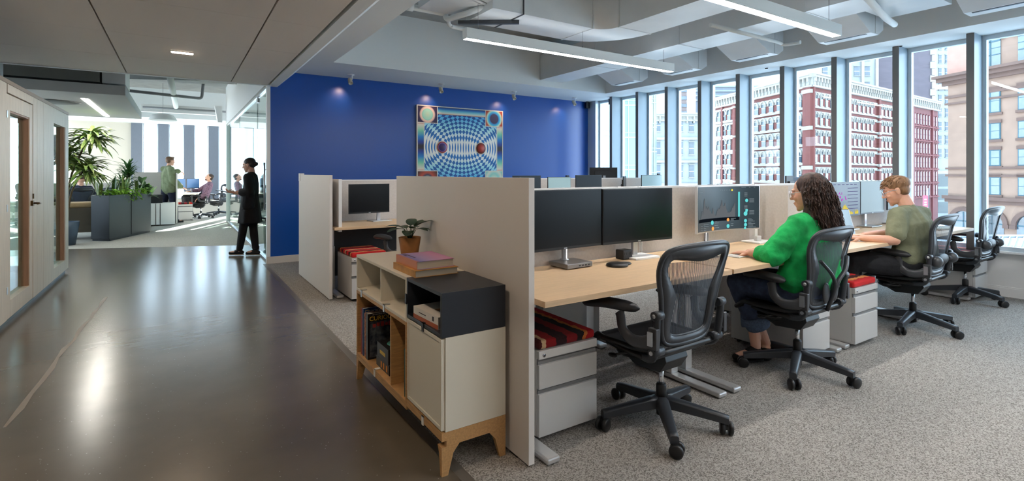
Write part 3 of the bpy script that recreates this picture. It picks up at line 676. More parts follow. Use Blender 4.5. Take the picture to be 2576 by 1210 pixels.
# screens on the spine of each row
def make_screen(h0=.60, h1=1.20):
    t = thing('privacy_screen', (0,0,0), 'x', 'privacy screen')
    b = MB(); b.box(0,-.014,h0,DW,.014,h1-.012); b.build('fabric_panel', M_screen, t)
    b = MB(); b.box(0,-.017,h1-.012,DW,.017,h1); b.box(0,-.017,h0,.012,.017,h1-.012); b.box(DW-.012,-.017,h0,DW,.017,h1-.012); b.build('edge_frame', M_edge, t)
    return t
sc = make_screen(); set_lab(sc, (XA[0],2.505,0), 0, 'fabric privacy screen behind the two black monitors', 'privacy screens')
for k, nm in ((1,'fabric privacy screen behind the curved monitor'),(2,'fabric privacy screen in front of the man in olive'),(3,'fabric privacy screen at the window end of the near row')): dup(sc, None, (XA[k],2.505,.004), 0, nm, 'privacy screens')
for k in range(4): dup(sc, None, (XA[k],2.735,-.002), 0, 'rear privacy screen back to back with the %s near-row screen'%('first','second','third','window-end')[k], 'rear privacy screens')
for k in range(4): dup(sc, None, (XA[k],6.13,.02), 0, ('privacy screen behind the small black monitor between the end panels','second-row privacy screen below the pale monitor','third second-row privacy screen','second-row privacy screen by the windows')[k], 'second row screens')
b = MB(); b.box(1.34,2.535,.62,6.78,2.70,.66)
tag(b.build('cable_trough', M_metal), 'metal cable trough between the back-to-back screens', 'cable trough')
def end_panel(x, y0, y1, z, label):
    b = MB(); b.box(x,y0,.012,x+.031,y1,z); b.box(x+.004,y0+.1,0,x+.027,y0+.16,.012,1); b.box(x+.004,y1-.16,0,x+.027,y1-.1,.012,1)
    return tag(b.build('end_panel', [M_panel, M_black], bevel=.001), label, 'end panel', 'end panels')
end_panel(1.288, 1.84, 3.47, 1.278, 'large off-white end panel standing behind the low cabinet')
end_panel(1.283, 5.37, 6.95, 1.278, 'off-white end panel of the second row beside the blue wall')
b = MB(); b.box(1.277,6.86,1.20,1.33,6.93,1.295); tag(b.build('corner_bracket', M_edge), 'small white bracket on the top corner of the far end panel', 'bracket')
b = MB(); b.box(1.385,5.40,.69,1.415,6.10,1.235); b.box(1.384,5.398,.69,1.416,5.412,1.235,1)
tag(b.build('side_screen', [M_screen, M_edge], bevel=.001), 'white-edged side screen left of the small black monitor', 'privacy screen')
b = MB(); b.box(1.36,5.86,.15,2.68,5.88,.66); tag(b.build('modesty_panel', M_dark), 'dark modesty panel under the second-row desk', 'panel')
b = MB(); b.box(3.99,2.44,.742,4.02,2.49,1.20); b.box(4.05,2.2,.745,4.075,2.49,1.195,1)
tag(b.build('side_screen', [M_edge, M_screen]), 'narrow side screen between the curved monitor and the woman in green', 'privacy screen')
# ================================================================ pedestals
def cushion_mat(name, cols, ax='X', sc_=14):
    m = bpy.data.materials.new(name); m.use_nodes = True; MT[name] = m; nt = m.node_tree; b = nt.nodes['Principled BSDF']; b.inputs['Roughness'].default_value = .95
    N = nt.nodes.new; tc = N('ShaderNodeTexCoord'); sp = N('ShaderNodeSeparateXYZ'); nz = N('ShaderNodeTexNoise'); nz.inputs['Scale'].default_value = 25
    ad = N('ShaderNodeMath'); ad.operation = 'MULTIPLY_ADD'; ad.inputs[1].default_value = 2.6; fr = N('ShaderNodeMath'); fr.operation = 'FRACT'
    sub = N('ShaderNodeMath'); sub.operation = 'MULTIPLY_ADD'; sub.inputs[1].default_value = .12; sub.inputs[2].default_value = .3
    rp = N('ShaderNodeValToRGB'); rp.color_ramp.interpolation = 'CONSTANT'
    l = nt.links.new; l(tc.outputs['Object'], sp.inputs[0]); l(tc.outputs['Object'], nz.inputs[0]); l(nz.outputs[0], sub.inputs[0]); l(sp.outputs[ax], ad.inputs[0]); l(sub.outputs[0], ad.inputs[2]); l(ad.outputs[0], fr.inputs[0]); l(fr.outputs[0], rp.inputs[0]); l(rp.outputs[0], b.inputs['Base Color'])
    for i, (p, c) in enumerate(cols):
        e = rp.color_ramp.elements[i] if i < 2 else rp.color_ramp.elements.new(p)
        e.position = p; e.color = (*lin(c), 1)
    return m
M_cush = cushion_mat('shaded_striped_wool', [(0,(140,12,18)),(.16,(40,10,14)),(.34,(124,12,18)),(.50,(24,14,14)),(.62,(196,110,48)),(.68,(176,18,24)),(.84,(70,14,18)),(.93,(205,170,130))])  # reds darkened to paint in the shade under the desk
M_cush2 = cushion_mat('striped_wool_bright', [(0,(210,32,34)),(.16,(120,16,22)),(.26,(226,188,140)),(.36,(214,36,34)),(.52,(40,14,18)),(.62,(198,30,32)),(.78,(224,150,84)),(.86,(60,16,20))], 'Y')
def make_ped(cush):
    t = thing('pedestal', (0,0,0), 'x', 'drawer pedestal')
    b = MB(); b.box(-.185,-.255,.03,.185,.265,.445); b.build('case', M_ped, t, bevel=.002)
    b = MB(); b.box(-.183,-.262,.05,.183,-.255,.44); b.build('recess', M_pedd, t)
    b = MB(); b.box(-.185,-.278,.405,.185,-.255,.445); b.build('top_strip', M_ped, t, bevel=.002)
    for (z0,z1) in ((.262,.378),(.033,.238)):
        b = MB(); b.box(-.184,-.278,z0,.184,-.256,z1); d = b.build('drawer', M_ped, t, bevel=.002)
        b = MB(); b.box(-.184,-.266,z1,.184,-.258,z1+.016); b.build('pull_lip', M_pedd, d)
    b = MB(); b.lathe([(0,-.003),(.009,-.003),(.009,0),(0,0)], (-.155,-.278,.424), 16, axis='y'); b.lathe([(0,-.0035),(.003,-.0035),(.003,0),(0,0)], (-.155,-.2785,.424), 8, 1, axis='y'); b.build('lock', [M_chrome, M_black], t)
    for (x,y) in ((-.15,-.2),(.15,-.2),(-.15,.22),(.15,.22)):
        b = MB(); b.box(x-.025,y-.025,.022,x+.025,y+.025,.032); b.lathe([(0,-.012),(.015,-.012),(.015,.012),(0,.012)], (x,y,.016), 14, axis='x'); b.build('castor', M_black, t)
    b = MB(); b.box(-.18,-.27,.447,.18,.26,.492); b.build('cushion', cush, t, bevel=.014)
    return t
pd = make_ped(M_cush); set_lab(pd, (1.625,2.25,0), 0, 'grey drawer pedestal with shade-darkened red striped cushion, nearest the viewer behind the end panel', 'drawer pedestals')
pd2 = make_ped(M_cush2); set_lab(pd2, (4.36,2.05,0), 0, 'grey drawer pedestal with bright red striped cushion between the woman and the man', 'drawer pedestals')
dup(pd, None, (3.765,2.12,0), 0, 'grey drawer pedestal under the desk beside the green-shirted woman\'s legs', 'drawer pedestals')
dup(pd2, None, (1.635,5.44,0), 0, 'drawer pedestal with red striped cushion under the second-row desk', 'drawer pedestals')
dup(pd, None, (6.95,2.05,0), 0, 'drawer pedestal against the wall at the far right', 'drawer pedestals')
dup(pd, None, (1.86,3.10,0), PI, 'plain grey pedestal back seen under the nearest desk', 'drawer pedestals')
dup(pd, None, (2.32,3.14,0), PI, 'second grey pedestal back under the near row', 'drawer pedestals')
dup(pd, None, (4.42,3.10,0), PI, 'grey pedestal back beyond the curved monitor desk', 'drawer pedestals')
# ================================================================ monitors
M_scr = mat('screen_black', (8,9,12), .28, spec=.3)
M_pale = mat('screen_window_sheen', (150,176,178), .3)  # window reflection painted into the screen colour
def monitor(x, y, z, w, h, zb, deg, label, style='plate', body=None, scr=None, group='monitors', curve=0.0, back=False, stand_x=0.0):
    """x,y: centre of the screen; z: desktop height; zb: bottom of the panel above the desktop; deg: turn from facing the viewer's side"""
    t = thing('monitor', (x, y, z), label, 'monitor', group, math.radians(deg))
    body = body or M_black
    if curve:
        R = curve
        f = lambda u, v, o=0.0: ((R-o)*math.sin((u-.5)*w/R), -(R-o)*(1-math.cos((u-.5)*w/R))*-1*-1+o*-1*0-0, zb+h*v)
        def S(u, v, off=0.0):
            a = (u-.5)*w/R; return ((R-off)*math.sin(a), (R-off)*(math.cos(a))-R, zb+h*v)
        b = MB(); b.grid(lambda u,v: S(u,v,-.0), 24, 6, thick=.018); hs = b.build('housing', body, t)
        b = MB(); b.grid(lambda u,v: S(.012+.976*u, .03+.955*v, .0015), 24, 4); b.build('screen', scr or M_scr, t)
    else:
        S = lambda u, v, off=0.0: ((u-.5)*w, -off, zb+h*v)
        b = MB(); b.box(-w/2,0,zb,w/2,.014,zb+h); b.box(-w*.32,.014,zb+h*.15,w*.32,.038,zb+h*.82); b.build('housing', body, t, bevel=.0025)
        b = MB(); b.box(-w/2+.006,-.0014,zb+.016,w/2-.006,.0,zb+h-.006); b.build('screen', scr or M_scr, t)
        b = MB(); b.box(-.012,-.002,zb+.005,.012,-.0001,zb+.0095); b.build('badge', M_alu, t)
    yp = .055
    b = MB(); b.box(stand_x-.05,.012,zb+h*.4,stand_x+.05,yp,zb+h*.6); b.build('mount_bracket', M_dark, t)
    if style == 'dock':
        b = MB(); b.box(-.10+stand_x,-.075,.004,.10+stand_x,.095,.032); d = b.build('dock_base', mat('dock_metal', (128,126,124), .35, metal=.6), t, bevel=.004)
        b = MB(); 
        for k in range(4): b.box(stand_x-.01+k*.024,-.0765,.014,stand_x+.003+k*.024,-.0752,.021)
        b.build('port', M_black, d)
        b = MB(); b.lathe([(0,.032),(.028,.032),(.028,.038),(.018,.04),(.018,zb+h*.55),(0,zb+h*.55)], (stand_x,yp+.012,0), 18); b.build('stand_pole', M_alu, t)
    elif style == 'white':
        b = MB(); b.box(-.11+stand_x,-.06,.0,.11+stand_x,.11,.014); b.build('stand_base', M_white, t, bevel=.003)
        b = MB(); b.box(-.02+stand_x,yp,.014,.02+stand_x,yp+.024,zb+h*.55); b.build('stand_pole', M_alu, t, bevel=.002)
    elif style == 'arm':
        b = MB(); b.lathe([(0,0),(.04,0),(.04,.01),(.016,.012),(.016,zb+h*.5),(0,zb+h*.5)], (stand_x,yp+.018,0), 16); b.build('stand_pole', M_alu, t)
    else:
        b = MB(); b.box(-.12+stand_x,-.05,.0,.12+stand_x,.12,.010); b.build('stand_base', M_alu, t, bevel=.003)
        b = MB(); b.box(-.022+stand_x,yp,.010,.022+stand_x,yp+.02,zb+h*.55); b.build('stand_pole', M_alu, t, bevel=.002)
    return t, S
DZ = .738
monitor(1.925, 2.37, DZ, .61, .355, .108, 2, 'black monitor on a silver docking stand, next to the end panel', 'dock', stand_x=.05)
monitor(2.54, 2.36, DZ, .628, .352, .108, -2, 'black monitor on a white square stand, second from the end panel', 'white', stand_x=.02)
t, S = monitor(3.50, 2.40, DZ+.003, .74, .345, .115, -3, 'curved silver monitor showing a dark dashboard with a grey area chart', 'arm', body=mat('silver_bezel', (206,208,212), .35, metal=.2), scr=mat('dash_screen', (22,34,40), .3, emit=(24,40,48), estr=.5), curve=1.1, stand_x=-.1)
def flatpoly(b, S, pts, off, m=0): b.poly([S(u, v, off) for u, v in pts], m)
E_grey = glow('chart_grey', (96,100,104), .8); E_teal = glow('chart_teal', (92,190,190), 1.0); E_or = glow('chart_orange', (220,150,80), 1.0); E_tx = glow('chart_text', (130,140,144), .8); E_yel = glow('chart_yellow', (226,204,70), 1.0); E_mag = glow('chart_magenta', (190,60,190), 1.0); E_dk = glow('chart_dark', (16,20,26), .8); E_pur = glow('chart_purple', (70,50,110), .8)
b = MB(); rr = random.Random(5); base = .36
hs = [.02,.10,.24,.10,.36,.60,.40,.28,.36,.24,.32,.26,.22,.14,.12,.30,.16,.10,.05,.16,.20,.28,.26,.34,.54,.36,.34,.44,.28,.18,.12,.10,.14,.20,.26,.34,.44]
n = len(hs)-1
for i in range(n):
    u0 = .075+.60*i/n; u1 = .075+.60*(i+1)/n
    a0, a1 = base-.05+hs[i]*.72, base-.05+hs[i+1]*.72; um = (u0+u1)/2; am = (a0+a1)/2+rr.uniform(-.03,.05)
    flatpoly(b, S, [(u0,base-.06),(um,base-.06),(um,am),(u0,a0)], .003); flatpoly(b, S, [(um,base-.06),(u1,base-.06),(u1,a1),(um,am)], .003)
b.build('area_chart', E_grey, t)
b = MB(); 
for i in range(8): flatpoly(b, S, [(.03+.7*i/8,.225),(.03+.7*(i+1)/8,.225),(.03+.7*(i+1)/8,.295),(.03+.7*i/8,.295)], .0035)
b.build('axis_band', E_dk, t)
def disc(b, S, u, v, r, off=.004, m=0): flatpoly(b, S, [(u+r*math.cos(2*PI*k/12)*.5, v+r*math.sin(2*PI*k/12)) for k in range(12)], off, m)
b = MB(); flatpoly(b, S, [(.715,.30),(.74,.30),(.74,.86),(.715,.86)], .004); b.build('teal_bar', E_teal, t); b = MB()
for (u,v,r) in ((.83,.44,.035),(.815,.36,.05)): disc(b,S,u,v,r)
flatpoly(b,S,[(.81,.36),(.835,.36),(.845,.44),(.815,.44)],.004)
b.build('teal_marker', E_teal, t)
for q_ in ((.83,.66,.04),(.31,.20,.05),(.57,.10,.045),(.815,.20,.04),(.815,.11,.04),(.81,.035,.03)): b = MB(); disc(b,S,*q_); b.build('teal_marker', E_teal, t)
b = MB(); disc(b,S,.32,.07,.045); disc(b,S,.57,.24,.04); b.build('orange_markers', E_or, t)
b = MB(); disc(b,S,.63,.90,.024); b.build('yellow_marker', E_yel, t)
b = MB()
def bar(u, v, w_, h_=.009): flatpoly(b, S, [(u,v),(u+w_,v),(u+w_,v+h_),(u,v+h_)], .004)
for k in range(14): bar(.028, .80-.04*k, .008)
bar(.04,.86,.08)
for k in range(5): bar(.44+.035*k,.90,.016)
bar(.76,.955,.06); bar(.86,.955,.02); bar(.92,.955,.02)
for (u,v) in ((.08,.15),(.08,.11),(.08,.07),(.08,.03)): bar(u,v,.035); bar(u+.06,v+.02,.05+.05*(v>.1))
for (u,v) in ((.35,.21),(.35,.18),(.35,.13),(.35,.08),(.61,.26),(.61,.235),(.61,.21),(.61,.14),(.61,.10)): bar(u,v,.03+.05*rr.random())
for k in range(9): bar(.85,.235-.027*k,.04+.07*rr.random())
for k in range(4): bar(.865,.69-.025*k,.06); bar(.865,.42-.025*k,.06); bar(.80,.83-.025*k,.04); bar(.80,.54-.025*k,.04)
b.build('text_rows', E_tx, t)
t, S = monitor(5.44, 2.39, DZ+.006, .60, .335, .13, 0, 'monitor with purple and yellow charts, right of the woman in green', 'plate', scr=mat('dash_screen_dark', (26,30,44), .3, emit=(30,34,52), estr=.6), stand_x=.05)
b = MB(); rr = random.Random(9)
for k in range(26):
    v = .08+.05*rr.random()+.22*math.exp(-((k-14)/5.0)**2); flatpoly(b, S, [(.12+.024*k,.06),(.135+.024*k,.06),(.135+.024*k,v+.02),(.12+.024*k,v+.02)], .0024, 0 if k < 10 else 1)
for k in range(7): flatpoly(b, S, [(.80+.018*k,.06),(.812+.018*k,.06),(.812+.018*k,.1+.12*rr.random()),(.80+.018*k,.1+.12*rr.random())], .0024, 1)
b.build('bar_chart', [E_teal, E_yel], t)
b = MB()
for k in range(22): disc(b, S, .16+.34*rr.random(), .48+.24*rr.random(), .012+.02*rr.random(), .0024)
b.build('magenta_dots', E_mag, t)
b = MB()
for k in range(7): bar(.55,.82-.1*k,.35,.012)
for k in range(6): bar(.08+.14*k,.93,.08,.012)
b.build('text_rows', E_pur, t)
monitor(6.04, 2.40, DZ+.006, .54, .335, .135, 0, 'grey-green blank monitor beside the purple chart screen', 'plate', scr=mat('screen_greygreen', (120,136,136), .35), stand_x=-.02)
monitor(6.60, 2.36, DZ+.008, .52, .335, .155, -4, 'grey-green blank monitor behind the man\'s head', 'plate', scr=MT['screen_greygreen'])
monitor(1.84, 5.82, DZ, .50, .335, .10, 8, 'small black monitor seen between the two end panels', 'plate', stand_x=.14)
# tops of monitors seen above the near screens
rows = [(4.06,5.84,.50,.325,.20,4,0,'dark monitor top at the left end of the group behind the end panel'),(4.60,5.80,.42,.30,.205,0,1,'pale monitor top with a webcam, left of the wide dark one'),(5.20,5.84,.52,.325,.205,0,0,'wide dark monitor top between two pale ones'),
        (6.02,5.9,.36,.32,.19,38,0,'dark angled monitor top left of the rightmost pale one'),(6.58,5.84,.48,.32,.21,0,1,'pale monitor top with a webcam, rightmost of the second row')]
for x,y,w,h,zb,dg,pl,lb in rows:
    t_, S_ = monitor(x, y, DZ, w, h, zb, dg, lb, 'plate', scr=M_pale if pl else M_scr, group='second-row monitors')
    if pl:
        b = MB(); b.cbox((w*.35,.0,zb+h+.012),(.05,.03,.022)); b.tube([(w*.35,-.016,zb+h+.012),(w*.35,-.02,zb+h+.012)],.006,10); tag(b.build('webcam', M_black, None, bevel=.003, loc=(x,y,DZ)), 'black webcam on the pale second-row monitor '+('nearer the blue wall' if x < 5 else 'nearer the windows'), 'webcam')
monitor(6.35, 6.75, DZ, .50, .32, .34, 150, 'dark tilted monitor standing tall in front of the windows', 'plate', group='second-row monitors')
monitor(4.39, 2.98, DZ, .54, .33, .125, 178, 'black monitor back just above the screen behind the curved monitor', 'plate', group='rear-side monitors')
monitor(5.72, 3.10, DZ, .46, .33, .20, 200, 'dark monitor back above the screens, left of the woman\'s head', 'plate', group='rear-side monitors')
monitor(6.22, 3.15, DZ, .50, .33, .185, 168, 'blue-grey monitor back above the screens behind the woman\'s hair', 'plate', group='rear-side monitors', body=mat('bluegrey_plastic', (110,126,146), .4))
# ================================================================ things on the desks
b = MB(); b.lathe([(0,0),(.062,0),(.066,.006),(.064,.014),(.05,.02),(0,.02)], n=28); b.X = Matrix.Translation((.075,.02,0)) @ Matrix.Diagonal((1,.7,1,1)); b.lathe([(0,0),(.05,0),(.055,.005),(.045,.012),(0,.016)], n=24)
tag(b.build('phone_puck', M_black, None, loc=(2.215,2.235,DZ)), 'flat black rounded puck on the nearest desk', 'desk accessory')
t = thing('power_cube', (2.44,2.40,DZ), 'black power cube with sockets behind the puck', 'power cube')
b = MB(); b.box(-.042,-.036,0,.042,.036,.062); b.build('body', M_dark, t, bevel=.006)
b = MB()
for k in (-1,1):
    b.box(k*.02-.010,-.0375,.032,k*.02-.007,-.0358,.047); b.box(k*.02+.004,-.0375,.032,k*.02+.007,-.0358,.047); b.tube([(k*.02-.002,-.0375,.022),(k*.02-.002,-.0358,.022)],.003,8)
b.build('socket', M_black, t)
t = thing('keyboard', (3.22,2.05,DZ+.003), 'thin white keyboard under the woman\'s hands', 'keyboard', rz=.05)
b = MB(); b.box(-.15,-.055,0,.15,.055,.008); b.build('body', M_white, t, bevel=.003)
b = MB()
for r in range(5):
    for c in range(14): b.box(-.143+c*.0205,-.048+r*.0195,.008,-.126+c*.0205,-.032+r*.0195,.0105)
b.build('keys', M_edge, t)
t = thing('keyboard', (4.66,2.05,DZ+.006), 'dark keyboard under the man\'s hands', 'keyboard', rz=.2)
b = MB(); b.box(-.15,-.055,0,.15,.055,.008); b.build('body', M_graph, t, bevel=.003)
b = MB()
for r in range(5):
    for c in range(14): b.box(-.143+c*.0205,-.048+r*.0195,.008,-.126+c*.0205,-.032+r*.0195,.0105)
b.build('keys', M_black, t)
b = MB(); b.box(-.11,-.07,0,.11,.09,.012); b.box(-.03,0,.012,.03,.03,.05); tag(b.build('stand_plate', M_white, None, loc=(3.92,2.36,DZ+.003), bevel=.003), 'flat white stand base beside the woman\'s hands', 'stand')
b = MB(); b.box(-.02,0,0,.02,.03,.42); tag(b.build('stand_post', M_white, None, loc=(3.92,2.385,DZ+.053), bevel=.003), 'white stand post right of the curved monitor', 'stand')
b = MB(); b.box(-.07,-.02,0,.07,.02,.016); b.box(-.06,-.0215,.004,-.04,-.0202,.011,1); b.box(-.02,-.0215,.004,.0,-.0202,.011,1); b.box(.02,-.0215,.004,.04,-.0202,.011,1)
tag(b.build('usb_hub', [M_alu, M_black], None, loc=(2.98,2.10,DZ+.004), bevel=.001), 'slim silver hub by the back of the nearest chair', 'hub')
t = thing('tablet', (4.92,2.15,DZ+.006), 'pale tablet leaning on a small stand behind the woman\'s shoulder', 'tablet', rz=-.5)
b = MB(); b.X = Matrix.Rotation(math.radians(-22), 4, 'X'); b.box(-.085,0,.004,.085,.007,.25); b.build('body', M_alu, t, bevel=.003)
b = MB(); b.X = Matrix.Rotation(math.radians(-22), 4, 'X'); b.box(-.078,-.001,.012,.078,.0,.242); b.build('screen', mat('tablet_screen', (168,196,214), .25, emit=(150,190,215), estr=.15), t)
b = MB(); b.X = Matrix.Translation((0,.10,0)) @ Matrix.Rotation(math.radians(20), 4, 'X'); b.box(-.03,0,0,.03,.006,.14); b.build('stand', M_alu, t)
b = MB(); b.box(-.12,-.1,0,.12,.1,.03); tag(b.build('folder', mat('magenta_card', (196,40,96), .5), None, loc=(6.42,2.22,DZ+.01), bevel=.002), 'magenta folder on the desk by the windows', 'folder')
b = MB(); b.box(-.16,-.11,0,.16,.11,.012); tag(b.build('paper_stack', mat('pale_paper', (222,226,214), .7), None, loc=(6.35,1.98,DZ+.01)), 'pale paper stack on the desk by the windows', 'paper')
# ================================================================ low cabinet with its things
cz = thing('storage_cabinet', (.94,1.99,0), 'low modular cabinet in white, oak and dark navy boxes, standing before the end panel', 'cabinet')
M_navy = mat('navy_laminate', (30,36,46), .42, spec=.5); M_cream = mat('cream_laminate', (226,220,204), .5)
def LB(b, x0,y0,z0,x1,y1,z1,m=0): b.box(x0-.94,y0-1.99,z0,x1-.94,y1-1.99,z1,m)
XB = 1.262
b = MB()
def obox(b, y0,y1,z0,z1,t,back=True,m=0):
    LB(b,.94,y0,z0,XB,y0+t,z1,m); LB(b,.94,y1-t,z0,XB,y1,z1,m); LB(b,.94,y0+t,z0,XB,y1-t,z0+t,m); LB(b,.94,y0+t,z1-t,XB,y1-t,z1,m)
    if back: LB(b,XB-.01,y0+t,z0+t,XB,y1-t,z1-t,m)
b = MB(); obox(b,1.99,2.392,.592,.785,.016); b.build('navy_box', M_navy, cz, bevel=.001)
b = MB(); obox(b,2.394,3.240,.563,.785,.016); LB(b,.95,2.80,.579,XB-.01,2.815,.769); b.build('white_box', M_cream, cz, bevel=.001)
b = MB(); LB(b,.958,1.99,.187,XB,2.392,.591); bx = b.build('door_box', M_cream, cz)
b = MB(); LB(b,.944,1.996,.193,.957,2.386,.586); LB(b,.940,1.996,.193,.944,2.012,.586); LB(b,.940,2.370,.193,.944,2.386,.586); LB(b,.940,2.012,.193,.944,2.370,.209); LB(b,.940,2.012,.570,.944,2.370,.586); b.build('door', M_cream, cz, bevel=.001)
b = MB(); obox(b,2.394,3.240,.155,.562,.018); LB(b,.945,2.625,.173,XB-.01,2.641,.544); b.build('oak_box', M_oak, cz, bevel=.001)
# oak plinth rail and tapering legs
b = MB(); LB(b,.94,1.99,.150,.962,2.392,.186); LB(b,.962,1.99,.125,XB,2.01,.186); LB(b,XB-.02,2.01,.125,XB,2.392,.186); LB(b,.94,2.394,.132,.958,3.24,.154); LB(b,.958,3.222,.132,XB,3.24,.154); b.build('plinth_frame', M_oakh, cz)
def leg(x, y, sx, sy, nm='leg'):
    b = MB(); z1 = .150
    def sec(z, w): 
        X0 = x; X1 = x+sx*w; Y0 = y; Y1 = y+sy*.5*w
        return [(X0-.94,Y0-1.99,z),(X1-.94,Y0-1.99,z),(X1-.94,Y1-1.99,z),(X0-.94,Y1-1.99,z)]
    A = [b.P(p) for p in sec(0,.030)]; B = [b.P(p) for p in sec(.09,.055)]; C = [b.P(p) for p in sec(.1245 if y<2.1 else .1315,.085)]
    o = 1 if sx*sy > 0 else -1
    for P_, Q in ((A,B),(B,C)):
        for k in range(4):
            q = (P_[k],P_[(k+1)%4],Q[(k+1)%4],Q[k]); b.F(q if o > 0 else q[::-1])
    b.F(A[::-1] if o > 0 else A); b.F(C if o > 0 else C[::-1]); b.build(nm, M_oakh, cz)
leg(.94,1.99,1,1); leg(XB,1.99,-1,1); leg(.94,3.24,1,-1); leg(XB,3.24,-1,-1)
def clip(y, z, m, vert=True):
    b = MB()
    if vert: LB(b,.936,y-.010,z-.030,.940,y+.010,z+.012); LB(b,.936,y-.010,z+.008,.970,y+.010,z+.012)
    b.build('clip', m, cz)
clip(3.13,.570,M_alu); clip(2.72,.571,M_alu); clip(2.88,.166,M_white); clip(2.19,.172,M_white); clip(2.19,.602,M_navy)
b = MB(); LB(b,.935,2.385,.655,.940,2.402,.705); b.build('clip', M_navy, cz)
# books on top
def book(loc, sx, sy, h, label, cover, pages, rz=0, spine='x0', name='book', cat='book', group=None):
    t = thing(name, loc, label, cat, group, rz)
    b = MB(); c = .002
    b.box(0,0,0,sx,sy,c); b.box(0,0,h-c,sx,sy,h)
    if spine == 'x0': b.box(0,0,c,c,sy,h-c)
    elif spine == 'y0': b.box(0,0,c,sx,c,h-c)
    b.build('cover', cover, t)
    b = MB(); b.box(c if spine=='x0' else .004,.004 if spine=='x0' else c,c,sx-.004,sy-.004,h-c); b.build('pages', pages, t)
    return t
M_pages = mat('paper_pages', (206,200,186), .85, vary=(60,.1), stretch=(.05,.05,14)); M_pages2 = mat('paper_pages_grey', (186,182,170), .85)
def grad(name, stops, ax='X', lo=0, hi=1, rough=.4):
    m = bpy.data.materials.new(name); m.use_nodes = True; nt = m.node_tree; b = nt.nodes['Principled BSDF']; b.inputs['Roughness'].default_value = rough
    N = nt.nodes.new; l = nt.links.new; tc = N('ShaderNodeTexCoord'); sp = N('ShaderNodeSeparateXYZ'); mr = N('ShaderNodeMapRange'); mr.inputs[1].default_value = lo; mr.inputs[2].default_value = hi; rp = N('ShaderNodeValToRGB')
    l(tc.outputs['Object'], sp.inputs[0]); l(sp.outputs[ax], mr.inputs[0]); l(mr.outputs[0], rp.inputs[0]); l(rp.outputs[0], b.inputs['Base Color'])
    for i, (p, c) in enumerate(stops):
        e = rp.color_ramp.elements[i] if i < 2 else rp.color_ramp.elements.new(p)
        e.position = p; e.color = (*lin(c), 1)
    return m
bk = book((.968,2.35,.7855), .235, .305, .034, 'thick tan-covered book, lower of the two on the cabinet', mat('tan_cover', (206,150,70), .5, vary=(12,.3)), M_pages2)
bk = book((.985,2.372,.820), .205, .285, .040, 'lilac and orange covered book lying on the tan one', grad('lilac_cover', [(0,(206,120,60)),(.10,(120,120,190)),(.35,(176,150,196)),(.8,(206,140,180)),(1,(196,130,176))], 'X', 0, .205), M_pages)
b = MB(); b.box(.02,.20,.0401,.032,.26,.0404); b.box(.036,.12,.0401,.046,.27,.0404); b.build('title_strip', mat('plum_ink', (84,60,100), .5), bk)
bk = book((.955,2.06,.6085), .215, .25, .055, 'white-spined thick book lying in the navy box', mat('white_cover', (226,222,214), .4), M_pages, rz=.05)
b = MB(); b.box(.05,.0,.0551,.215,.13,.0556); b.build('cover_picture', grad('sky_cover', [(0,(40,90,130)),(.5,(70,120,140)),(1,(200,140,70))], 'Y', 0, .13), bk)
b = MB(); b.box(-.0006,.0,.0,-.0001,.25,.02); b.build('spine_band', mat('rust_band', (176,92,58), .5), bk)
b = MB(); b.box(-.0008,.04,.028,-.0002,.055,.048); b.box(-.0008,.12,.034,-.0002,.19,.038); b.build('spine_marks', M_black, bk)
# plant on top
M_leaf = mat('dark_leaf', (40,72,40), .4, vary=(30,.3), rgb2=(24,48,28)); M_terra = mat('terracotta', (168,112,62), .7, vary=(20,.15)); M_soil = mat('soil', (50,38,28), .95, bump=(200,.5))
def leaf(b, base, d, L, w, droop=.3, n=6, m=0, fold=.25, prof=None):
    base = Vector(base); d = Vector(d).normalized(); s = d.cross(Vector((0,0,1)))
    if s.length < .05: s = Vector((1,0,0))
    s.normalize(); p = base.copy(); prev = None
    for i in range(n+1):
        t = i/n; ww = w*(math.sin(PI*(t**.8))**.7 if prof is None else prof(t)); ww = max(ww, .0006)
        up = s.cross(d).normalized()
        cur = (b.P(p-s*ww+up*ww*fold), b.P(p), b.P(p+s*ww+up*ww*fold))
        if prev: b.F((prev[0],cur[0],cur[1],prev[1]), m, True); b.F((prev[1],cur[1],cur[2],prev[2]), m, True)
        prev = cur; d = (d+Vector((0,0,-droop/n))).normalized(); p = p+d*(L/n)
t = thing('potted_plant', (1.175,2.94,.7855), 'small broad-leaved plant in a terracotta pot on the cabinet', 'potted plant')
b = MB(); b.lathe([(0,0),(.048,0),(.067,.125),(.062,.125),(.058,.112),(0,.112)], n=32); b.build('pot', M_terra, t)
b = MB(); b.lathe([(0,.114),(.058,.114),(.05,.108),(0,.108)], n=20); b.build('soil', M_soil, t)
for k, (az, el, L) in enumerate(((195,.35,.13),(150,.5,.12),(20,.7,.14),(-25,.25,.13),(60,.9,.10),(240,.15,.10),(100,.4,.12),(-60,.35,.10),(320,.8,.13),(270,.6,.09))):
    a = math.radians(az); b = MB(); st = Vector((.006*math.cos(a),.006*math.sin(a),.112)); e = st+Vector((math.cos(a)*.03,math.sin(a)*.03,.05+.03*el))
    b.tube([st, e], .0022, 6); leaf(b, e, (math.cos(a),math.sin(a),el), L, .034, .7, 8, fold=.15); b.build('leaf', M_leaf, t)
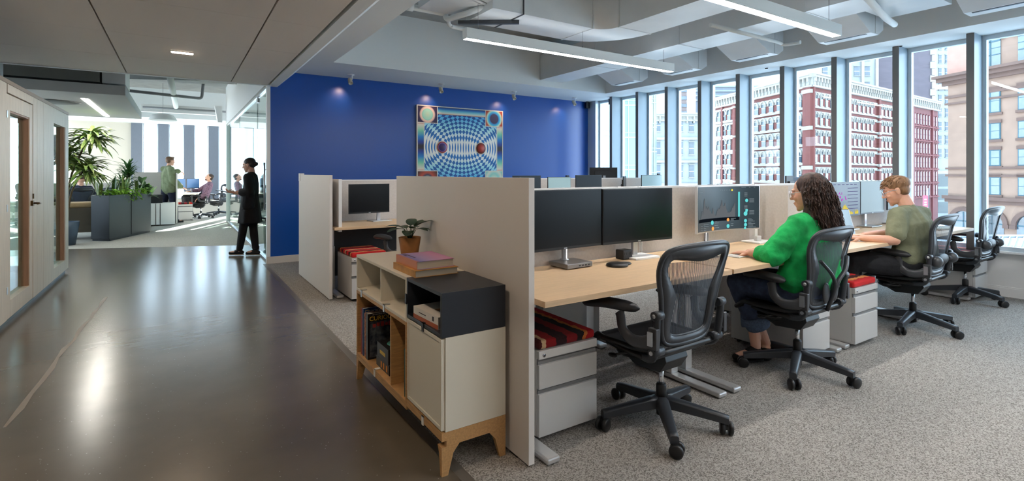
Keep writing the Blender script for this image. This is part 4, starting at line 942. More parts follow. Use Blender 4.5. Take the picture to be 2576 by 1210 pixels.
# magazines and boxes in the oak cell (covers face the viewer)
def mag(y, th, h, w, cover, label, name='magazine', grp='magazines in the oak cell'):
    t = thing(name, (.952,y,.1735), label, name, grp)
    b = MB(); b.box(0,0,0,w,.001,h); b.box(0,th-.001,0,w,th,h); b.box(0,.001,0,.001,th-.001,h); b.build('cover', cover, t)
    b = MB(); b.box(.001,.001,.001,w-.002,th-.001,h-.002); b.build('pages', M_pages, t); return t
mag(3.17,.014,.285,.22, mat('red_cover', (150,52,40), .5), 'red-spined magazine at the back of the oak cell')
m2 = mag(3.135,.022,.29,.22, mat('blue_cover', (34,74,130), .4, vary=(40,.5)), 'blue and white lettered magazine third from the front')
b = MB(); b.box(.012,-.0005,.244,.0135,-.0001,.278); b.box(.030,-.0005,.244,.0315,-.0001,.278); b.box(.0135,-.0005,.244,.030,-.0001,.2455); b.box(.0135,-.0005,.2765,.030,-.0001,.278); b.build('yellow_border', mat('border_yellow', (230,190,60), .5), m2)
text('NATIONAL', .022, m2, M_white, 'lettering', (.035,-.0005,.262), (PI/2,0,0)); text('GEOGRAPHIC', .018, m2, M_white, 'lettering', (.035,-.0005,.245), (PI/2,0,0))
mag(3.095,.02,.27,.21, mat('cream_red_cover', (196,150,110), .5, vary=(60,.6), rgb2=(150,70,60)), 'cream and red magazine second from the front')
M_cov = mat('cover_collage', (96,104,112), .35, vary=(34,.7), rgb2=(30,40,54))
m1 = mag(3.05,.03,.275,.19, mat('black_cover', (22,22,26), .35), 'black magazine with a yellow CURIOUS title at the front')
b = MB(); b.box(.012,-.0008,.012,.186,-.0002,.225); b.build('cover_picture', M_cov, m1)
M_yel = mat('yellow_ink', (214,176,70), .5); text('CURIOUS', .037, m1, M_yel, 'lettering', (.010,-.0012,.232), (PI/2,0,0), bold=.0006)
text('INTERESTING FACTS FOR', .0098, m1, M_white, 'lettering', (.030,-.0012,.264), (PI/2,0,0))
b = MB()
for k in range(5): b.box(.03+.025*k,-.0014,.190+.004*(k%2),.05+.025*k,-.0009,.212+.004*(k%3))
b.build('red_marks', mat('red_ink', (170,60,60), .5), m1)
def gbox(y0, sx, sy, z, h, label, m):
    t = thing('book_box', (.975,y0,z), label, 'box', None); b = MB(); b.box(0,0,0,sx,sy,h); b.build('box_body', m, t, bevel=.001); return t
t = gbox(2.74, .19, .22, .1735, .055, 'black and orange box, lower of the stack in the oak cell', M_black)
b = MB(); b.box(.01,-.0008,.006,.035,-.0001,.05); b.box(-.0008,.03,.01,-.0001,.05,.045); b.box(-.0008,.08,.01,-.0001,.10,.045); b.box(-.0008,.12,.01,-.0001,.14,.045); b.build('orange_label', mat('orange_ink', (220,140,50), .5), t)
t = gbox(2.755, .18, .19, .229, .085, 'black box with a round teal picture, upper of the stack in the oak cell', M_black)
b = MB(); b.lathe([(0,0),(.062,0),(.062,.0006),(0,.0006)], (.09,.09,.0852), 24); b.build('cover_picture', mat('teal_picture', (50,130,120), .4), t)
b = MB(); b.lathe([(0,-.0006),(.022,-.0006),(.022,0),(0,0)], (.14,-.0002,.045), 20, axis='y'); b.build('red_dot', mat('red_dot', (170,40,60), .4), t)
b = MB(); b.box(-.0008,.05,.03,-.0001,.14,.05); b.build('spine_title', M_yel, t)
b = MB(); b.box(0,0,0,.14,.03,.24); tag(b.build('notebook', mat('dark_green_cover', (28,66,48), .5), None, loc=(.952,2.425,.1735)), 'dark green upright notebook at the right edge of the oak box', 'book')
# ================================================================ artwork
AX0, AX1, AZ0, AZ1 = 3.318, 5.009, 1.04, 2.44
CX, CZ = (AX0+AX1)/2, (AZ0+AZ1)/2
art = thing('artwork', (CX,7.99,CZ), 'square geometric painting of blue and white diamonds with round suns on the blue wall', 'artwork')
def art_mat():
    m = bpy.data.materials.new('diamond_pattern'); m.use_nodes = True; nt = m.node_tree; bs = nt.nodes['Principled BSDF']; bs.inputs['Roughness'].default_value = .55
    N = nt.nodes.new; l = nt.links.new; tc = N('ShaderNodeTexCoord'); mp = N('ShaderNodeMapping'); mp.inputs['Scale'].default_value = (1,0,1); l(tc.outputs['Object'], mp.inputs[0])
    def dist(cx):
        d = N('ShaderNodeVectorMath'); d.operation = 'DISTANCE'; d.inputs[1].default_value = (cx,0,0); l(mp.outputs[0], d.inputs[0])
        k = N('ShaderNodeMath'); k.operation = 'MULTIPLY'; k.inputs[1].default_value = 60; l(d.outputs['Value'], k.inputs[0])
        s = N('ShaderNodeMath'); s.operation = 'SINE'; l(k.outputs[0], s.inputs[0]); return s
    a, c = dist(-.38), dist(.38); mu = N('ShaderNodeMath'); mu.operation = 'MULTIPLY'; l(a.outputs[0], mu.inputs[0]); l(c.outputs[0], mu.inputs[1])
    gt = N('ShaderNodeMath'); gt.operation = 'GREATER_THAN'; gt.inputs[1].default_value = 0; l(mu.outputs[0], gt.inputs[0])
    sp = N('ShaderNodeSeparateXYZ'); l(tc.outputs['Object'], sp.inputs[0]); ab = N('ShaderNodeMath'); ab.operation = 'ABSOLUTE'; l(sp.outputs['Z'], ab.inputs[0])
    r1 = N('ShaderNodeValToRGB'); l(ab.outputs[0], r1.inputs[0])
    for i, (p, q) in enumerate(((0,(255,246,232)),(.20,(236,246,240)),(.34,(170,232,236)),(.50,(100,196,236)),(.66,(60,140,214)))):
        e = r1.color_ramp.elements[i] if i < 2 else r1.color_ramp.elements.new(p)
        e.position = p; e.color = (*lin(q), 1)
    r2 = N('ShaderNodeValToRGB'); l(ab.outputs[0], r2.inputs[0])
    for i, (p, q) in enumerate(((.1,(30,120,190)),(.7,(16,54,140)))): r2.color_ramp.elements[i].position = p; r2.color_ramp.elements[i].color = (*lin(q), 1)
    mx = N('ShaderNodeMix'); mx.data_type = 'RGBA'; l(gt.outputs[0], mx.inputs[0]); l(r2.outputs[0], mx.inputs[6]); l(r1.outputs[0], mx.inputs[7]); l(mx.outputs[2], bs.inputs['Base Color']); return m
hw, hh = (AX1-AX0)/2, (AZ1-AZ0)/2
b = MB(); b.box(-hw+.015,0,-hh+.015,hw-.015,.035,hh-.015); b.build('canvas', art_mat(), art)
b = MB(); b.box(-hw,-.006,-hh,-hw+.015,.038,hh); b.box(hw-.015,-.006,-hh,hw,.038,hh); b.box(-hw+.015,-.006,hh-.015,hw-.015,.038,hh); b.box(-hw+.015,-.006,-hh,hw-.015,.038,-hh+.015); b.build('frame', mat('pale_frame', (232,224,206), .5), art)
RB = [(0,(190,70,40)),(.06,(236,226,206)),(.18,(130,216,176)),(.30,(20,130,200)),(.40,(20,60,150)),(.47,(40,36,50)),(.53,(40,36,50)),(.60,(20,60,150)),(.70,(20,130,200)),(.82,(130,216,176)),(.94,(236,226,206)),(1,(190,70,40))]
sg = grad('rainbow_side', RB, 'Z', -.42, .42, .5)
for s in (-1,1):
    x0, x1 = (-hw+.015, -hw+.13) if s < 0 else (hw-.13, hw-.015)
    b = MB(); b.box(x0,-.002,-.43,x1,-.0002,.43); b.build('side_band', sg, art)
    b = MB(); xx = x1 if s < 0 else x0; b.box(xx-.006,-.003,-.43,xx+.006,-.0001,.43); b.build('border_line', MT['pale_frame'], art)
for s in (-1,1):
    z0, z1 = (hh-.14, hh-.015) if s > 0 else (-hh+.015, -hh+.14)
    b = MB(); b.box(-.50,-.002,z0,.50,-.0002,z1); b.build('top_band', grad('rainbow_top%d'%s, [(0,(170,70,40)),(.15,(240,230,210)),(.45,(130,214,220)),(.75,(20,110,190)),(1,(24,30,80))] if s > 0 else [(0,(24,30,80)),(.25,(20,110,190)),(.6,(130,214,220)),(.85,(240,230,210)),(1,(170,70,40))], 'Z', z0, z1, .5), art)
def rad(name, stops, R):
    m = bpy.data.materials.new(name); m.use_nodes = True; nt = m.node_tree; bs = nt.nodes['Principled BSDF']; bs.inputs['Roughness'].default_value = .5
    N = nt.nodes.new; l = nt.links.new; tc = N('ShaderNodeTexCoord'); d = N('ShaderNodeVectorMath'); d.operation = 'LENGTH'; l(tc.outputs['Object'], d.inputs[0]); mr = N('ShaderNodeMapRange'); mr.inputs[2].default_value = R; l(d.outputs['Value'], mr.inputs[0]); rp = N('ShaderNodeValToRGB'); l(mr.outputs[0], rp.inputs[0]); l(rp.outputs[0], bs.inputs['Base Color'])
    for i, (p, q) in enumerate(stops):
        e = rp.color_ramp.elements[i] if i < 2 else rp.color_ramp.elements.new(p)
        e.position = p; e.color = (*lin(q), 1)
    return m
corner = [(-1,1,[(0,(200,222,184)),(.44,(160,224,196)),(.52,(150,206,180)),(.54,(236,214,190)),(.68,(230,196,176)),(.78,(52,34,76)),(1,(44,28,66))]),
          (1,1,[(0,(58,50,84)),(.44,(58,50,84)),(.50,(30,120,190)),(.66,(60,190,220)),(.80,(200,226,190)),(.92,(196,80,44)),(1,(184,64,36))]),
          (-1,-1,[(0,(206,224,220)),(.4,(60,60,80)),(.6,(200,80,50)),(1,(90,40,30))]),(1,-1,[(0,(230,230,200)),(.5,(150,216,200)),(.8,(226,226,206)),(1,(150,210,190))])]
for sx, sz, st in corner:
    w = .175; x = sx*(hw-.015-w); z = sz*(hh-.015-.14)
    b = MB(); b.box(-w,-.004,-.14,w,-.001,.14); b.build('corner_square', rad('sun%d%d'%(sx,sz), st, .19), art, loc=(x,0,z))
    b = MB(); b.box(-w-.012,-.005,-.152*1,-w if sx>0 else -w,-.001,.14) if sx > 0 else b.box(w,-.005,-.152,w+.012,-.001,.14)
    b.box(-w,-.005,-sz*.14-.006,w,-.001,-sz*.14+.006); b.build('border_line', MT['pale_frame'], art, loc=(x,0,z))
for x, st in ((-.38,[(0,(70,30,60)),(.55,(60,46,110)),(.66,(150,120,190)),(.74,(170,60,50)),(.86,(180,70,50)),(.88,(240,230,220)),(1,(240,230,220))]),(.38,[(0,(190,60,40)),(.5,(170,50,36)),(.8,(96,40,32)),(.86,(90,40,32)),(.88,(236,230,220)),(1,(236,230,220))])):
    b = MB(); b.lathe([(0,-.004),(.112,-.004),(.112,-.001),(0,-.001)], (0,0,0), 32, axis='y'); b.build('round_sun', rad('sun_round%d'%(x>0), st, .112), art, loc=(x,0,0))
# ================================================================ far area: planters, plants, furniture
M_green1 = mat('broad_green', (78,116,52), .45, vary=(8,.35), rgb2=(40,70,30)); M_green2 = mat('bright_green', (150,206,64), .5, vary=(12,.3)); M_green3 = mat('mid_green', (70,120,62), .45, vary=(10,.4)); M_green4 = mat('variegated_green', (84,124,56), .45, vary=(14,.4), rgb2=(140,154,84)); M_trunk = mat('plant_trunk', (116,98,72), .8, vary=(30,.3))
M_plant = mat('planter_black', (20,25,31), .45, vary=(4,.15))
pl = thing('planter', (-1.0,12.9,0), 'tall black angular planter packed with greenery', 'planter')
poly = [(-1.405,12.56),(-1.108,12.317),(-.515,13.75),(-.62,14.15),(-1.35,13.6)]
PL = [(x+1.0,y-12.9) for x,y in poly]
cx_, cy_ = sum(p[0] for p in PL)/5, sum(p[1] for p in PL)/5
b = MB(); ins = [(cx_+(p[0]-cx_)*.93, cy_+(p[1]-cy_)*.93) for p in PL]
for k in range(5):
    a, c, d, e = PL[k], PL[(k+1)%5], ins[(k+1)%5], ins[k]
    b.prism([a,c,d,e], 'z', .04, .87)
b.prism(ins, 'z', .74, .80); b.prism([(cx_+(p[0]-cx_)*.96, cy_+(p[1]-cy_)*.96) for p in PL], 'z', 0, .04)
b.build('box', M_plant, pl, bevel=.003)
b = MB(); m_ = ((PL[1][0]+PL[2][0])/2+.003, (PL[1][1]+PL[2][1])/2-.0015); b.box(m_[0]-.001,m_[1]-.004,.04,m_[0]+.003,m_[1]+.004,.87); b.build('panel_joint', M_graph, pl)
b = MB(); b.prism([(cx_+(p[0]-cx_)*.92, cy_+(p[1]-cy_)*.92) for p in PL], 'z', .80, .82); b.build('soil', M_soil, pl)
rr = random.Random(11)
def sword(x, y, z, n, H, label, m, name='snake_plant', w=.022, grp='plants in the black planter', spread=.35):
    t = thing(name, (x,y,z), label, 'plant', grp); b = MB()
    for k in range(n):
        a = rr.uniform(0,2*PI); r = rr.uniform(0,.07); el = rr.uniform(.05,spread)
        leaf(b, (r*math.cos(a), r*math.sin(a), 0), (el*math.cos(a), el*math.sin(a), 1), H*rr.uniform(.6,1.05), w, .08, 6, fold=.4, prof=lambda q: .6+.4*math.sin(PI*min(1,q*1.2)) if q < .8 else (1-q)/.2*.9)
    b.build('leaves', m, t); return t
sword(-1.28,12.75,.82,11,.42,'dark upright snake plant at the left end of the planter',M_green4)
sword(-1.10,12.85,.82,9,.50,'taller snake plant second from the left in the planter',M_green1)
sword(-.95,13.15,.82,14,.46,'yellow-edged upright plant in the middle of the planter',M_green4)
sword(-.75,13.6,.82,9,.36,'short upright plant towards the right of the planter',M_green4)
def palm(x, y, z, stems, label, m, name, leafL, leafW, n, droop, cat='plant', grp=None, mt=None):
    t = thing(name, (x,y,z), label, cat, grp)
    b = MB(); c = MB()
    for (dx, dy, h, hx, hy) in stems:
        p0 = Vector((dx,dy,0)); p2 = Vector((dx+hx,dy+hy,h)); p1 = Vector((dx+hx*.25,dy+hy*.25,h*.55))
        b.tube(crom([p0,p1,p2],5), .016, 8)
        for k in range(n):
            a = rr.uniform(0,2*PI); el = rr.uniform(-.25,1.5); v = rr.uniform(-.22,.03) if h > .6 else rr.uniform(-.3,.03)
            leaf(c, p2+Vector((0,0,v)), (math.cos(a),math.sin(a),el), leafL*rr.uniform(.7,1.1), leafW, droop*rr.uniform(.6,1.3), 7, fold=.35)
    b.build('stem', mt or M_trunk, t); c.build('leaves', m, t); return t
palm(-.92,13.35,.82,[(0,0,.62,.03,0),(.03,.03,.45,.0,.02),(-.02,.02,.32,-.05,0)],'feathery mid-green bush rising from the middle of the planter',M_green3,'dracaena',.27,.017,58,.35,grp='plants in the black planter')
palm(-.72,13.75,.82,[(0,0,.24,.05,0),(.05,.02,.16,.08,0)],'broad dark-leaved plant at the right end of the planter',M_green1,'rubber_plant',.26,.05,12,.5,grp='plants in the black planter')
t = thing('trailing_plant', (-.85,13.1,.82), 'bright green trailing plant spilling over the planter edge', 'plant', 'plants in the black planter'); b = MB()
for k in range(260):
    s = rr.random(); x = -.45+.62*s; y = -.55+.95*s; q = rr.uniform(-.06,.06); a = rr.uniform(-1.6,.6); dn = rr.uniform(0,.24)*(1 if .35 < s < .85 else .35)
    leaf(b, (x+q+.05, y+q*.4-.06, .10-dn*.9+rr.uniform(0,.08)), (math.cos(a),math.sin(a),rr.uniform(-.2,.9)), .12, .020, .9, 4, fold=.2)
b.build('leaves', M_green2, t)
# tall corn plant in its blue pot
pot = thing('plant_pot', (-1.72,12.1,0), 'slate blue tapered pot beside the phone booth', 'pot')
b = MB(); b.lathe([(0,0),(.15,0),(.21,.42),(.19,.42),(.18,.36),(0,.36)], n=28); b.build('pot_body', mat('slate_blue_pot', (70,88,108), .5), pot)
b = MB(); b.lathe([(0,.365),(.18,.365),(.15,.355),(0,.355)], n=20); b.build('soil', mat('tan_fibre', (150,124,84), .9, bump=(90,.6)), pot)
palm(-1.72,12.1,.366,[(0,0,1.66,.38,0),(-.02,.03,1.32,.02,.05),(.03,-.03,1.05,.26,.02),(-.03,0,1.50,-.15,0)],'tall corn plant with drooping leaf crowns rising over the booth',M_green4,'corn_plant',.50,.034,72,1.35,'plant')
# bench with cushion
t = thing('bench', (-1.7,13.2,0), 'low brown bench with a tan cushion between the pot and the planter', 'bench')
b = MB(); b.box(-.5,-.3,.14,.36,.3,.62); b.build('body', mat('dark_bronze_panel', (92,84,70), .5), t, bevel=.005)
b = MB(); b.box(-.5,-.3,.622,.34,.3,.72); b.build('cushion', mat('tan_cushion', (186,158,116), .9, vary=(9,.15)), t, bevel=.03)
for x in (-.45,.30):
    for y in (-.25,.25): b = MB(); b.cbox((x,y,.07),(.04,.04,.14)); b.build('leg', M_alu, t)
# low planter beyond, with white cabinets
t = thing('planter', (-.58,15.4,0), 'small black planter with young leaves behind the big planter', 'planter')
b = MB(); b.box(-.30,-.12,.56,.24,.12,.76); b.build('box', M_plant, t)
sword(-.62,15.38,.76,9,.32,'light green young plant in the small black planter',M_green2,'leafy_plant',.03,None,.5)
t = thing('cabinet', (-.58,15.42,0), 'white low cabinet run with dark gaps behind the standing man', 'cabinet')
b = MB(); b.box(-.30,-.18,.03,.50,.18,.555); b.build('body', M_white, t)
for x in (.10,.19): b = MB(); b.box(x,-.184,.03,x+.012,-.178,.55); b.build('door_gap', M_black, t)
b = MB(); b.box(-.98,16.2,.02,-.03,16.235,1.32); tag(b.build('divider_panel', M_panel), 'white panel the standing man leans on', 'end panel')
b = MB(); b.box(-.065,15.55,.02,-.03,16.2,1.30); tag(b.build('divider_panel', M_panel), 'white return panel beside the standing man', 'end panel')
t = thing('desk', (-.02,16.4,0), 'white desk of the seated man in the far area', 'desk')
b = MB(); b.box(0,0,.71,.46,1.7,.74); b.build('desktop', mat('pale_maple', (236,222,200), .4), t)
for y in (.1,1.55): b = MB(); b.box(.30,y,.0,.34,y+.05,.71); b.build('leg', M_graph, t); b = MB(); b.box(.02,y,.0,.5,y+.05,.03); b.build('foot', M_metal, t)
M_bluescr = mat('screen_blue', (74,112,156), .3, emit=(70,110,160), estr=.35)
monitor(.02,16.95,.74,.34,.28,.12,38,'left blue-screened monitor on the far desk','plate',scr=M_bluescr,group='far-area monitors')
monitor(.34,17.20,.74,.36,.28,.12,30,'right blue-screened monitor on the far desk','plate',scr=M_bluescr,group='far-area monitors')
dup(pd, None, (.13,16.72,0), 0, 'white pedestal under the far desk', 'drawer pedestals')
dup(dk, None, (-3.0,15.6,0), 0, 'desk of the seated person behind the planter', 'far desks')
b = MB(); b.box(-3.2,16.3,.02,-1.02,16.33,1.05); tag(b.build('divider_panel', M_panel), 'low pale divider behind the planter', 'end panel')
# furniture seen through the glass partition
dup(dk, None, (1.5,15.4,0), 0, 'desk seen through the glass partition', 'far desks')
dup(chairA, None, (1.75,14.9,0), math.radians(150), 'greenish office chair seen through the glass partition', 'mesh office chairs')
b = MB(); b.box(-.25,-.02,0,.25,.02,.04); b.box(-.22,.0,.04,.22,.02,1.1); 
# ================================================================ people
V = Vector
M_skin = mat('skin', (224,172,146), .5, vary=(6,.10)); M_skin.node_tree.nodes['Principled BSDF'].inputs['Subsurface Weight'].default_value = .08
M_eye = mat('eye_white', (235,232,226), .3); M_iris = mat('iris', (50,40,34), .3); M_lip = mat('lips', (190,110,100), .5)
def cloth(name, rgb, rgb2=None, s=18): return mat(name, rgb, .85, vary=(s,.35), rgb2=rgb2, bump=(26,.5))
def hand(b, w, d, pn, side, curl=.35, sc=1.0, spread=.10):
    """w wrist, d direction to the fingers, pn way the palm faces, side +1 puts the thumb on d x pn"""
    w = V(w); d = V(d).normalized(); pn = V(pn); pn = (pn-d*pn.dot(d)).normalized(); a = d.cross(pn)*side
    for k in range(4):
        o = (1.5-k); kn = w+d*(.085-.004*abs(o-.5))*sc+a*o*.0195*sc-pn*(.003*(1-abs(o)*.4))
        b.cap(w+a*o*.011*sc+d*.005, kn, .0145*sc, .0108*sc, n=10)
        fd = (d+a*o*spread*.5).normalized(); p = kn; r = .0092*sc*(1 if k < 3 else .88); L = (.042,.046,.043,.034)[k]*sc
        for j, q in enumerate((1,.62,.5)):
            ang = curl*(.55+.5*j)
            fd2 = (fd*math.cos(ang)+pn*math.sin(ang)).normalized(); e = p+fd2*L*q; b.cap(p, e, r, r*.9, n=10); p = e; fd = fd2; r *= .9
    t0 = w+d*.022*sc+a*.022*sc+pn*.004; t1 = t0+(d*.55+a*.62+pn*.35).normalized()*.040*sc; t2 = t1+(d*.9+a*.15+pn*.35).normalized()*.030*sc; t3 = t2+(d*.95-a*.05+pn*.3).normalized()*.022*sc
    b.cap(w+d*.01, t0, .014*sc, .013*sc, n=10); b.cap(t0, t1, .013*sc, .0105*sc, n=10); b.cap(t1, t2, .0105*sc, .0095*sc, n=10); b.cap(t2, t3, .0095*sc, .0078*sc, n=10)
def axes(f, tilt=None):
    f = V(f).normalized(); r = f.cross(V((0,0,1))).normalized(); u = r.cross(f).normalized()
    if tilt:
        q = Matrix.Rotation(tilt, 3, f); r = q@r; u = q@u
    return Matrix((r, f, u)).transposed(), r, f, u
def head_geo(b, h, f, sc=1.0):
    R, r, f, u = axes(f); h = V(h); E = lambda x,y,z,a,c,d: b.ell(h+(r*x+f*y+u*z)*sc, (a*sc,c*sc,d*sc), 16, rot=R)
    E(0,-.012,.035,.074,.094,.082); E(0,.022,-.020,.064,.070,.080); E(0,.040,-.072,.045,.050,.036); E(0,.072,-.098,.018,.017,.016)
    E(0,.074,.028,.050,.020,.014); E(.034,.060,-.025,.022,.024,.022); E(-.034,.060,-.025,.022,.024,.022)
    b.cap(h+(f*.088+u*.018)*sc, h+(f*.108-u*.022)*sc, .0085*sc, .0125*sc, n=10); E(.011,.096,-.027,.008,.010,.007); E(-.011,.096,-.027,.008,.010,.007)
    E(0,.089,-.056,.022,.009,.0075); E(0,.086,-.068,.018,.009,.007)
    for s in (-1,1): E(s*.075,-.008,-.005,.007,.017,.030); E(s*.078,-.014,.008,.006,.012,.016)
    return R, r, f, u
def face(t, h, f, sc=1.0, loc=(0,0,0)):
    R, r, f, u = axes(f); h = V(h)-V(loc); b = MB()
    for s in (-1,1):
        b.ell(h+(r*s*.031+f*.078+u*.006)*sc, (.012*sc,.009*sc,.007*sc), 12, 0, R); b.ell(h+(r*s*.031+f*.0865+u*.006)*sc, (.0052*sc,.003*sc,.0052*sc), 10, 1, R)
        b.cap(h+(r*s*.016+f*.092+u*.030)*sc, h+(r*s*.050+f*.080+u*.028)*sc, .0035*sc, .0025*sc, n=8, m=1)
    b.build('eyes', [M_eye, M_iris], t)
    b = MB(); b.ell(h+(f*.0955-u*.056)*sc, (.018*sc,.0035*sc,.0035*sc), 10, 0, R); b.ell(h+(f*.092-u*.066)*sc, (.015*sc,.004*sc,.004*sc), 10, 0, R); b.build('lips', M_lip, t)
def glasses(t, h, f, m, loc=(0,0,0), sc=1.0):
    R, r, f, u = axes(f); h = V(h)-V(loc); b = MB()
    for s in (-1,1):
        c = h+r*s*.033+f*.104+u*.004; b.tube([c+r*.026*math.cos(a)+u*.021*math.sin(a)-f*.010*abs(math.cos(a))*(1 if math.cos(a)*s > 0 else 0) for a in [2*PI*k/20 for k in range(20)]], .0022, 6, closed=True)
        b.tube([h+r*s*.059+f*.094+u*.008, h+r*s*.078+f*.02+u*.012, h+r*s*.080-f*.02+u*.004], .002, 6)
    b.tube([h+r*-.008+f*.106+u*.008, h+r*.008+f*.106+u*.008], .002, 6); b.build('glasses', m, t)
def person(loc, label, J, vox=.0045):
    t = thing('person', loc, label, 'person'); o = V(loc); g = lambda k: [V(p)-o for p in J[k]] if isinstance(J[k][0], (tuple, list, Vector)) else V(J[k])-o
    b = MB(); h = g('head'); R, r, f, u = head_geo(b, h, J['face'], J.get('hs', 1)); nk = g('neck'); ch = g('chest'); be = g('belly'); pe = g('pelvis')
    b.cap(h-u*.07-f*.018, nk, .050, .058); sr = (g('sh')[1]-g('sh')[0]).normalized()
    def slab(p, q, w0, w1, d0, d1, bb=b):
        for k in (-1,-.5,0,.5,1): bb.cap(p+sr*w0*k*.62, q+sr*w1*k*.62, d0*(1-.22*abs(k)), d1*(1-.22*abs(k)), n=12)
    slab(nk-V((0,0,.06)), ch, .17, .17, .08, .095); slab(ch, be, .17, .14, .095, .09); slab(be, pe, .14, .16, .09, .105)
    sh, el, wr, hp, kn, an, to = [g(k) for k in ('sh','el','wr','hip','knee','ankle','toe')]
    for i in (0,1):
        b.cap(nk-V((0,0,.03)), sh[i], .05, .055); m = sh[i].lerp(el[i], .45); fm = el[i].lerp(wr[i], .3)
        b.chain([sh[i], m, el[i], fm, wr[i]], [.052,.047,.036,.040,.026], n=12)
        hd = J['hands'][i]; hand(b, wr[i], hd[0], hd[1], hd[2], hd[3], J.get('hs',1)*.98)
        tm = hp[i].lerp(kn[i], .4); cm = kn[i].lerp(an[i], .3)
        b.chain([pe+(hp[i]-pe)*.6, hp[i], tm, kn[i], cm, an[i]], [.09,.085,.075,.052,.056,.034], n=12)
        b.cap(an[i]-V((0,0,.03)), to[i]+V((0,0,.012)), .036, .026, n=12, flat=.8)
    b.build('body', M_skin, t, remesh=vox, smooth=3)
    return t, dict(h=h, R=R, r=r, f=f, u=u, nk=nk, ch=ch, be=be, pe=pe, sh=sh, el=el, wr=wr, hp=hp, kn=kn, an=an, to=to, sr=sr, slab=slab)
_tx = bpy.data.textures.new('wrinkles', 'CLOUDS'); _tx.noise_scale = .11; _tx.noise_depth = 2
def wrinkle(o, s=.022):
    d = o.modifiers.new('wrinkle', 'DISPLACE'); d.texture = _tx; d.strength = s; d.mid_level = .5; d.texture_coords = 'LOCAL'
    q = o.modifiers.new('soft', 'SMOOTH'); q.iterations = 1; return o
def shirt(t, G, m, sleeve, hem, grow=.016, loose=0.0, vox=.009, wr=.02, name='shirt', collar=.0):
    """sleeve: fraction of shoulder-elbow-wrist covered (1 = elbow, 2 = wrist); hem: extra length below the pelvis"""
    b = MB(); s = G['slab']
    s(G['nk']-V((0,0,.055)), G['ch'], .185, .19, .08+grow, .10+grow, b); s(G['ch'], G['be'], .19, .17+loose, .10+grow, .10+grow+loose, b); s(G['be'], G['pe']+V((0,0,-hem)), .17+loose, .19+loose, .10+grow+loose, .115+grow+loose, b)
    for i in (0,1):
        sh, el, wr_ = G['sh'][i], G['el'][i], G['wr'][i]; b.cap(G['nk']-V((0,0,.035)), sh, .052+grow, .058+grow)
        L1 = min(1, sleeve); e1 = sh.lerp(el, L1); b.cap(sh, e1, .057+grow+loose*.3, .050+grow+loose*.8, n=14)
        if sleeve > 1: e2 = el.lerp(wr_, sleeve-1); b.cap(el, e2, .048+grow+loose, .036+grow+loose*.8, n=14)
    if collar: b.cap(G['nk']-V((0,0,.02)), G['nk']+V((0,0,collar)), .066, .060)
    else: b.cap(G['nk']-V((0,0,.03)), G['nk']+V((0,0,.0)), .068, .060)
    o = b.build(name, m, t, remesh=vox, smooth=5)
    if wr: wrinkle(o, wr)
    return o
def trousers(t, G, m, to_frac, grow=.018, vox=.009, cuff=None, wr=.012, name='trousers'):
    b = MB(); G['slab'](G['pe']+V((0,0,.10)), G['pe'], .14, .165, .098+grow, .108+grow, b); c = MB()
    for i in (0,1):
        hp, kn, an = G['hp'][i], G['kn'][i], G['an'][i]; e = kn.lerp(an, to_frac); tm = hp.lerp(kn, .4)
        b.chain([G['pe']+(hp-G['pe'])*.6, hp, tm, kn, e], [.092+grow,.090+grow,.080+grow,.062+grow,.046+grow*1.3], n=14)
        if cuff: dd = (an-kn).normalized(); c.tube([e-dd*.035, e-dd*.005, e+dd*.045, e+dd*.062], [.068+grow*.6,.070+grow*.6,.070+grow*.6,.066+grow*.6], 18)
    o = b.build(name, m, t, remesh=vox, smooth=4)
    if wr: wrinkle(o, wr)
    if cuff: c.build('trouser_cuff', cuff, o)
    return o
def shoes(t, G, m, sole, high=.0, vox=.006):
    for i in (0,1):
        an, to = G['an'][i], G['to'][i]; d = (to-an); d.z = 0; d.normalize(); heel = V((an.x,an.y,to.z+.014))-d*.035
        b = MB(); b.cap(heel, to+V((0,0,.006)), .036, .030, n=14, flat=.9); b.cap(V((an.x,an.y,to.z+.045)), (heel+to)/2+V((0,0,.02)), .036, .034, n=12)
        if high: b.cap(V((an.x,an.y,to.z+.04)), an, .040, .042, n=12)
        s = b.build('shoe', m, t, remesh=vox, smooth=3)
        b = MB(); b.X = None; P0 = heel-d*.03; P1 = to+d*.025; w = V((-d.y,d.x,0)); pts = []
        for k in range(20):
            a = 2*PI*k/20; c = (P0+P1)/2; L = (P1-P0).length/2; q = c+d*L*math.cos(a)+w*(.041-.006*math.cos(a))*math.sin(a); pts.append((q.x,q.y))
        zz = to.z-.026; b.prism(pts, 'z', zz, zz+.014); b.build('sole', sole, s)
# ---- woman in green
loc = (3.40,1.70,.0)
J = dict(head=(3.46,1.745,1.168), face=(-.14,.97,-.16), neck=(3.455,1.70,1.02), chest=(3.435,1.70,.87), belly=(3.42,1.71,.70), pelvis=(3.41,1.72,.555),
    sh=[(3.285,1.73,.965),(3.605,1.67,.965)], el=[(3.125,1.80,.775),(3.61,1.86,.79)], wr=[(3.165,1.965,.772),(3.375,1.985,.772)],
    hip=[(3.325,1.72,.54),(3.495,1.72,.54)], knee=[(3.245,2.10,.545),(3.42,2.13,.545)], ankle=[(3.43,2.02,.115),(3.335,2.035,.105)], toe=[(3.53,2.07,.035),(3.20,2.09,.035)],
    hands=[((.10,.97,-.10),(0,0,-1),1,.30),((-.2,.96,-.10),(0,0,-1),-1,.30)])
t, G = person(loc, 'woman with long curly brown hair in green shirt and rolled jeans typing', J)
face(t, J['head'], J['face'], 1, loc); glasses(t, J['head'], J['face'], M_alu, loc)
shirt(t, G, cloth('green_linen', (10,182,92), (2,134,66), 9), 1.40, -.075, grow=.014, loose=.014, wr=.035)
